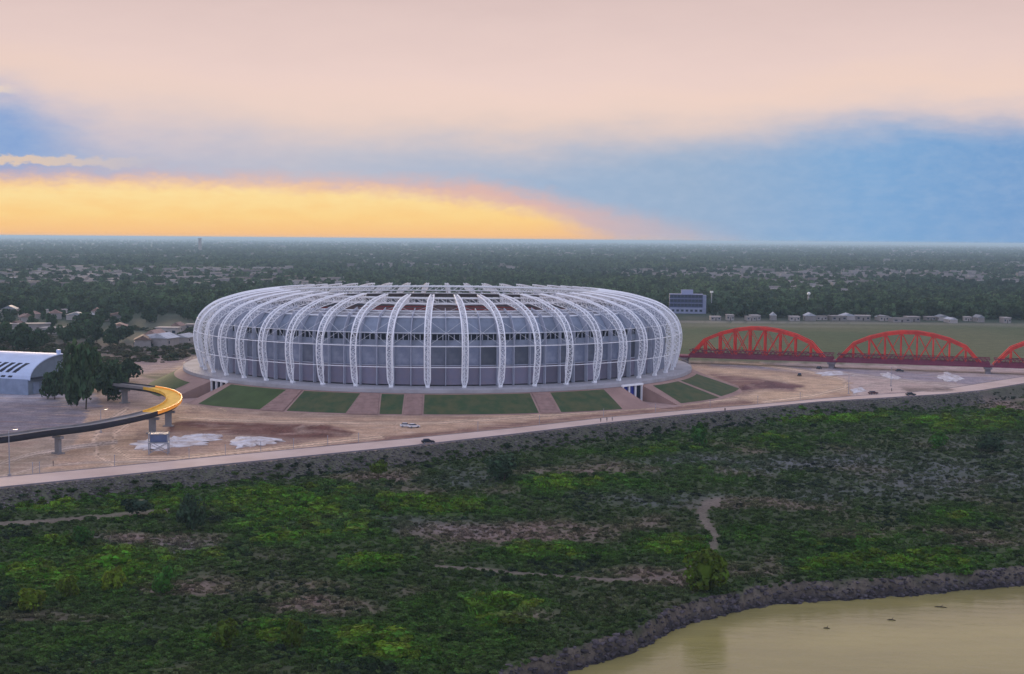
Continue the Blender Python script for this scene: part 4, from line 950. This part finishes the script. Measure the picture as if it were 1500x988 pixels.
for k in range(30):
    px_ = random.uniform(-10, 285); off_ = random.choice([random.uniform(118,160), random.uniform(95,125)]) if px_ < 200 else random.uniform(118, 165)
    if px_ < 100 and off_ > 152: off_ = 140
    house(px_, 351+.008*(px_-750)+off_, (random.uniform(.8,1.6),random.uniform(.8,1.5),random.uniform(.8,1.5)), (kk := random.choice([0,1,2,2,1])), ['zinc roofed house','tile roofed house','flat roofed house'][kk]+' among trees, '+('behind the vaulted hall' if px_ < 90 else 'between the hall and the stadium' if px_ < 200 else 'close to the left side of the stadium'), 'houses left of the stadium')
for k in range(90):
    c_ = random.choice([(200,60,50,9),(100,60,80,12),(300,70,60,10),(400,34,120,6),(1050,28,90,5),(1300,34,160,6),(700,30,300,5),(60,80,60,10),(160,56,30,5)])
    px_ = random.gauss(c_[0], c_[2]*.6); off_ = max(18, random.gauss(c_[1], c_[3]*.6)); s = random.uniform(.5,1.15)
    house(px_, 351+.008*(px_-750)+off_, (s*1.2,s,s*.7+1.0), (kk := random.choice([0,1,2,2])), 'small building with '+['pale zinc','brown tiled','flat pale'][kk]+' roof in the far suburb, '+('at the left' if px_ < 300 else 'beyond the stadium' if px_ < 960 else 'beyond the bridge'), 'far suburb buildings')
# office block, pale tower with ball, thin tower
p = at(1006, 459); of = thing('office_block', 'dark blue office block with a small pale box on its roof beyond the field', 'building', (p.x,p.y,0), R(-6))
obj('base_wall', MB().box((0,0,2.7),(32,16,5.4)), M['office_l'], of); obj('wall', MB().box((-1,0,11.6),(31,15,12.2)), M['office'], of)
for k in range(4): obj('floor_slab', MB().box((-1,0,5.6+k*4.1),(31.4,15.6,.3)), M['office_l'], of)
for k in range(3):
    for i in range(9): obj('window', MB().box((-14.2+i*3.3,-7.52,7.9+k*4.1),(2.6,.15,2.2)), M['glass'], of)
obj('stair_tower', MB().box((16.2,0,8.6),(3.2,12,17.2)), M['office_l'], of); obj('roof_box', MB().box((0,0,20),(11,8,4)), M['office_l'], of)
for i in range(7): obj('window', MB().box((-13+i*4.3,-8.02,2.8),(2.4,.15,2)), M['glass'], of)
p = at(1184, 460); wt = thing('water_tower', 'slender tower with a pale round tank above the tree belt', 'water tower', (p.x,p.y,0))
obj('shaft', MB().tube([(0,0,0),(0,0,17)], .9, 10, r1=.6), M['steel'], wt)
bm = bmesh.new(); bmesh.ops.create_uvsphere(bm, u_segments=16, v_segments=10, radius=1.7); ms = bpy.data.meshes.new('tank'); bm.to_mesh(ms); bm.free(); ob = obj('tank', ms, M['lamp'], wt, loc=(0,0,19), smooth=True)
obj('ladder', MB().box((-1.1,0,8.5),(.12,.5,16.5)), M['steel'], wt)
p = at(1042, 455); wt2 = thing('mast', 'thin mast with pale head right of the office block', 'mast', (p.x,p.y,0)); obj('pole', MB().tube([(0,0,0),(0,0,17.5)], .45, 8), M['steel'], wt2); obj('head', MB().box((0,0,18.2),(3,2,1.8)), M['lamp'], wt2)
p = at(293, 351-3.7+24); tw = thing('distant_tower', 'lone thin tower on the left horizon', 'tower', (p.x,p.y,0)); obj('shaft', MB().box((0,0,30),(13,13,60),top=.8), M['plaster'], tw); obj('cap', MB().box((0,0,61),(15,15,3)), M['zinc'], tw)

# ------------------------------------------------------------------ far wood
n = 52000; px = rng.uniform(-420, 1920, n); o_ = np.where(rng.random(n) < .45, 4+108*rng.random(n), 3.5+40*rng.random(n)**1.3)
hz = 351+.008*(px-750); d_ = H*F/o_; x = (px-750)/F*d_; y = d_
fieldm = (x > y*.06-30) & (y < 1185); nearL = (y < 980)
dn = fbm(x*.0035, y*.0018, 71, 4); keep = ~fieldm & ~nearL & ~((px > 955) & (px < 1055) & (y < 1330)) & (rng.random(n) < sstep(.30, .52, dn)*.4+.6)
x, y, o_ = x[keep], y[keep], o_[keep]; n = len(x)
s1 = rng.uniform(3.6, 7.5, n)*(1+np.clip((y-2500)/9000, 0, 1.2)); hh = s1*rng.uniform(.75, 1.1, n); hh = np.minimum(hh, 7.5+np.clip((y-4000)/3000,0,2))
c = np.zeros((n,3))+np.array((.032,.060,.040)); c = mixc(c, fbm(x*.003, y*.0015, 77)*1.6-.35, (.085,.12,.045)); c *= rng.uniform(.55, 1.45, n)[:,None]
scatter('far_wood', np.stack([x, y, np.full(n,-.4)], -1), np.stack([s1, s1, hh], -1), FAR, c, label='dark wooded suburb stretching to the horizon', category='wood')
n = 2600; y = rng.uniform(735, 1010, n); x = rng.uniform(-.42, -.10, n)*y; k_ = (fbm(x*.02, y*.015, 91, 4) > .47) & (np.hypot(x-SX, y-SY) > 150) & ~((y < 790) & (x < -250)); x, y = x[k_], y[k_]; n = len(x)
s1 = rng.uniform(1., 3.2, n); c = np.zeros((n,3))+np.array((.040,.066,.030)); c = mixc(c, rng.random(n), (.10,.085,.055))
scatter('suburb_shrubs', np.stack([x, y, np.full(n,-.2)], -1), np.stack([s1, s1, s1*.8], -1), BUSH, c, label='low shrubs and rough growth on the ground left of the stadium', category='shrubs')
# far suburb roofs too many to count
n = 4500; px = rng.uniform(-300, 1800, n); o_ = 9+rng.random(n)*72; d_ = H*F/o_; x = (px-750)/F*d_; y = d_; k_ = (fbm(x*.003, y*.0012, 81, 4) > .47) & ~((x > y*.06-40) & (y < 1260)) & (y > 1500); x, y = x[k_], y[k_]
m = MB(); 
for a_, b_ in zip(x, y): s = random.uniform(4, 10)*(1+b_/6000); hB = random.uniform(6, 10)+b_/1600; m.box((a_, b_, hB/2), (s*1.7, s, hB), random.uniform(-.4,.4))
obj('far_suburb_roofs', m, mat('far_pale_plaster', (.34,.32,.32), .9, .5, .004, col2=(.12,.10,.10)), kind='stuff', label='pale flecks of far suburb houses between the trees', category='houses')

# ------------------------------------------------------------------ haze
hzm = bpy.data.materials.new('haze'); hzm.use_nodes = True; t = hzm.node_tree; t.nodes.clear(); pv = t.nodes.new('ShaderNodeVolumePrincipled'); ou = t.nodes.new('ShaderNodeOutputMaterial'); t.links.new(pv.outputs[0], ou.inputs['Volume'])
pv.inputs['Color'].default_value = (.50,.76,1,1); pv.inputs['Density'].default_value = 7.5e-5; pv.inputs['Anisotropy'].default_value = .2
hb = MB().box((0, 48000, 29.75), (200000, 100000, 85.5)); obj('haze', hb, hzm, kind='stuff')
